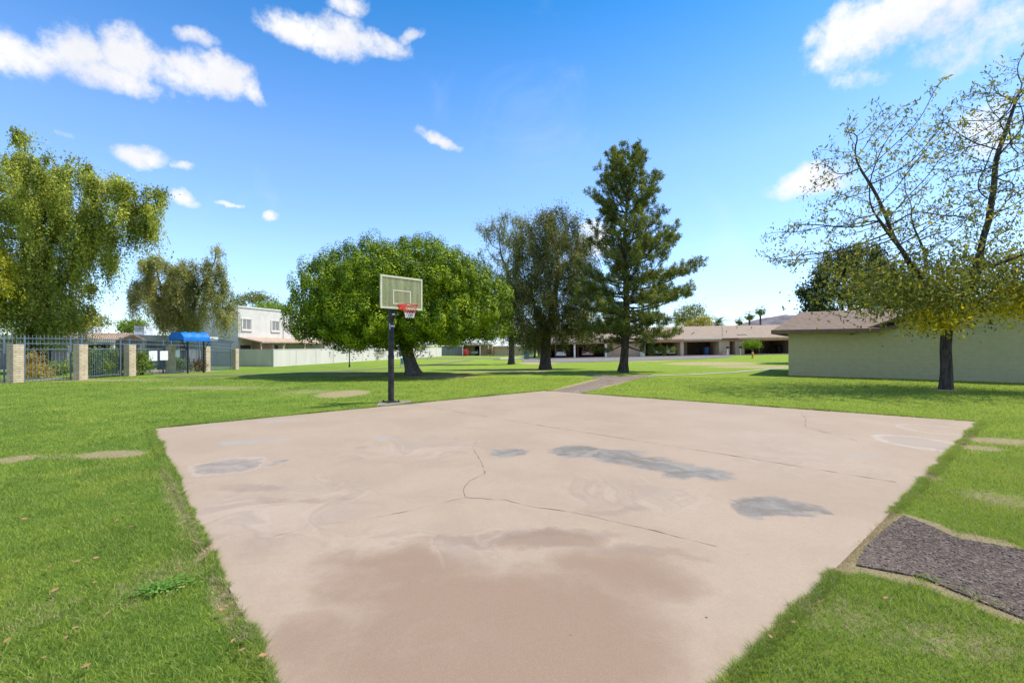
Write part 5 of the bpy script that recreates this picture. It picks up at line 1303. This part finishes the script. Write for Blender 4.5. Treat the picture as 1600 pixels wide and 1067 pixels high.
car((XD(1047, Yc+.5), Yc+.5, gz(XD(1047, Yc), Yc)), 0, (.46, .50, .60), 'silver blue car parked next to the wide partition wall', h=1.45)
car((XD(741, 105), 105, -.5), 0, (.75, .76, .78), 'white car under the distant flat carport', h=1.5)
# bins, hydrant, mailboxes, cabinets
def bin_(px, Y, mat, label, s=1.0):
    X = XD(px, Y); root = empty('wheelie_bin', (X, Y, gz(X, Y)), 0, label, 'bin')
    mb = MB(); mb.v = [(-.27*s, -.3*s, .08), (.27*s, -.3*s, .08), (.27*s, .3*s, .08), (-.27*s, .3*s, .08), (-.33*s, -.38*s, 1.0*s), (.33*s, -.38*s, 1.0*s), (.33*s, .38*s, 1.0*s), (-.33*s, .38*s, 1.0*s)]
    mb.f = [(3, 2, 1, 0), (4, 5, 6, 7), (0, 1, 5, 4), (1, 2, 6, 5), (2, 3, 7, 6), (3, 0, 4, 7)]; mb.build('body', mat, root, bevel=.03)
    MB().slab([(-.35*s, -.42*s, 1.003*s), (.35*s, -.42*s, 1.003*s), (.35*s, .42*s, 1.06*s), (-.35*s, .42*s, 1.06*s)], (0, 0, .05)).build('lid', mat, root, bevel=.015)
    for s_ in (-1, 1): MB().tube([(s_*.28*s, .3*s, .12), (s_*.34*s, .3*s, .12)], .12, 12).build('wheel', m_rubber, root)
bin_(1103, 76.5, m_bluebin, 'large blue bin in the carport right of the pine', 1.25)
bin_(1217, 77, m_black, 'black bin inside the rightmost carport bay', 1.2)
def hydrant():
    p = P(1176, 560); root = empty('fire_hydrant', p, 0, 'small yellow fire hydrant at the lawn edge below the clipped tree', 'hydrant')
    MB().lathe([(.16, 0), (.16, .05), (.11, .06), (.105, .55), (.14, .57), (.14, .61), (.12, .70), (.06, .78), (.03, .80), (.03, .85)], 14).build('barrel', m_hydr, root, smooth=False)
    for d_ in ((1, 0), (-1, 0), (0, -1)): MB().tube([(0, 0, .42), (d_[0]*.17, d_[1]*.17, .42)], .055, 10).build('outlet', m_hydr, root)
    MB().tube([(0, 0, .85), (0, 0, .89)], .02, 5).build('top_nut', m_hydr, root)
hydrant()
for px, lb in ((1137, 'dark mailbox on a white post left of the entry'), (1157, 'dark mailbox on a white post nearest the clipped tree')):
    Y = 73.4; X = XD(px, Y); root = empty('mailbox', (X, Y, gz(X, Y)), 0, lb, 'mailbox')
    MB().box(-.06, .06, -.06, .06, 0, 1.05).build('post', m_white, root)
    mb = MB(); mb.box(-.13, .13, -.3, .3, 1.052, 1.2); mb.tube([(0, -.3, 1.2), (0, .3, 1.2)], .13, 14); mb.build('box', m_black, root)
X = XD(1133, 73.6); root = empty('brick_planter', (X, 73.6, gz(X, 73.6)), 0, 'low terracotta planter beside the storage closet', 'planter')
MB().box(-.5, .5, -.25, .25, 0, .35).build('trough', m_terracotta, root, bevel=.03); MB().box(-.3, .2, -.15, .15, .352, .62).build('stacked_blocks', m_terracotta, root, bevel=.02)
# clipped small tree
bgtree(1175, 72.5, [(1175,537,11,5), (1167,539,6,4), (1183,539,7,4)], leafmat('leaf_clipped', (.10, .17, .01), (.20, .31, .02), (.30, .42, .03), .25, 1), 'small clipped mushroom shaped tree above the yellow hydrant', n=2600, size=.14, name='clipped_tree')
X = XD(1003, 73.8); root = empty('utility_cabinet', (X, 73.8, gz(X, 73.8)), 0, 'pale green utility cabinet behind the pine trunk', 'cabinet')
MB().box(-.35, .35, -.3, .3, 0, .85).build('housing', simple('pale_green_metal', (.34, .42, .32), .5), root, bevel=.02); MB().box(-.37, .37, -.32, .32, .852, .90).build('lid', simple('pale_green_lid', (.34, .42, .32), .5), root, bevel=.01)
X = XD(823, 72); root = empty('utility_cabinet', (X, 72, float(g(X, 72)) if True else 0), 0, 'tall dark green cabinet left of the bushy tree trunk', 'cabinet')
MB().box(-.4, .4, -.3, .3, 0, 1.4).build('housing', m_green, root, bevel=.02); MB().box(-.36, .36, -.32, -.302, .1, 1.3).build('door', m_green, root, bevel=.005)
# lamp post & pet station
p = P(546, 573.5); k = p[1]/FPX
root = empty('lamp_post', p, 0, 'thin black lamp post in front of the yard wall, left of the hoop pole', 'lamp post')
MB().tube([(0, 0, 0), (0, 0, .25)], .09, 12).build('base', m_black, root); MB().tube([(0, 0, .2), (0, 0, 3.0)], .055, 10).build('post', m_black, root)
MB().lathe([(.06, 3.0), (.16, 3.1), (.20, 3.35), (.06, 3.5), (.02, 3.56)], 12).build('lantern', m_black, root, smooth=False)
p = P(626, 575.5); k = p[1]/FPX
root = empty('pet_waste_station', p, 0, 'green pet waste station with small sign and bin on a post', 'sign')
MB().box(-.03, .03, -.03, .03, 0, 2.2).build('post', m_metalunit, root); MB().box(-.17, .17, -.06, -.033, 1.85, 2.25).build('sign_panel', simple('station_sign', (.30, .42, .38), .5), root, bevel=.005)
MB().box(-.14, .14, -.12, -.033, 1.15, 1.8).build('bag_dispenser', m_green, root, bevel=.01); MB().tube([(.2, -.05, .4), (.2, -.05, .98)], .17, 14).build('waste_bin', simple('bin_teal', (.12, .26, .28), .5), root)

# ------------------------------------------------------------------ olive building on the right
def olive_building():
    A = P(1232, 586.5); ang = math.atan2(-5.5, 7.4)
    A = np.array([A[0], A[1], 0]); root = empty('olive_building', A, ang, 'long olive stucco building with brown roof behind the sparse tree', 'building')
    def sx(px, ):   # local x of wall point seen at px
        c_, s_ = math.cos(ang), math.sin(ang); t = (px-HX)/FPX
        return (t*A[1]-A[0])/(c_-t*s_)
    def sz(px, py):
        x = sx(px); Y = A[1]+x*math.sin(ang); return ZD(py, Y)
    xa = sx(1362); L_ = 26
    zt = 2.5
    MB().box(0, xa+.3, 0, 8, -.4, zt).build('wall', m_olive, root)
    # gable wall
    zg0 = zt; xp = xa+6.0; zp = zt+2.35
    mb = MB(); mb.slab([(xa+.303, 0, -.4), (L_, 0, -.4), (L_, 0, zt), (2*xp-xa, 0, zt), (xp, 0, zp), (xa+.303, 0, zt)] if 2*xp-xa < L_ else [(xa+.303, 0, -.4), (L_, 0, -.4), (L_, 0, zp-(L_-xp)*.3), (xp, 0, zp), (xa+.303, 0, zt+.08)], (0, 9, 0))
    mb.build('gable_wall', m_olive, root)
    MB().box(xa+.4, L_, -.018, -.002, zt+.02, zt+.06).build('joint_band', m_olive, root)
    # low roof with eave facing the lawn
    r = MB(); r.slab([(-.75, -.55, zt-.02), (xa+.25, -.55, zt-.02), (xa+1.2, -.01, zt+.13), (xa+3.4, 4.2, zt+1.25), (.25, 4.2, zt+1.25)], (0, 0, .1)); r.slab([(-.75, -.55, zt-.02), (.25, 4.2, zt+1.25), (-.75, 8.8, zt-.02)], (0, 0, .098)); r.slab([(.25, 4.203, zt+1.25), (xa+3.2, 4.203, zt+1.25), (xa+3.2, 8.8, zt-.02), (-.75, 8.8, zt-.02)], (0, 0, .1))
    r.build('low_roof', m_roofbrown, root)
    f_ = MB(); f_.box(-.78, xa+.25, -.60, -.553, zt-.14, zt+.09); f_.box(-.80, -.753, -.6, 8.8, zt-.14, zt+.09); f_.build('fascia', m_brownfascia, root)
    MB().box(-.7, xa+.2, -.5, -.003, zt-.1, zt-.06).build('soffit', m_brownfascia, root)
    # rake of the tall roof
    sl = (zp-zt)/(xp-xa)
    MB().slab([(xa-.9, -.35, zt-.9*sl+.1), (xa+1.7, -.35, zt+1.7*sl+.1), (xa+1.7, 9, zt+1.7*sl+.1), (xa-.9, 9, zt-.9*sl+.1)], (0, 0, .12)).build('rake_roof', m_roofbrown, root)
    r = MB(); r.slab([(xa+1.703, .3, zt+1.7*sl-.2), (xp, .3, zp-.2), (xp, 9, zp-.2), (xa+1.703, 9, zt+1.7*sl-.2)], (0, 0, .12)); r.slab([(xp+.002, .3, zp-.2), (L_, .3, zp-.2-(L_-xp)*sl*.5), (L_, 9, zp-.2-(L_-xp)*sl*.5), (xp+.002, 9, zp-.2)], (0, 0, .12)); r.build('main_roof', m_roofbrown, root)
olive_building()
print('done')
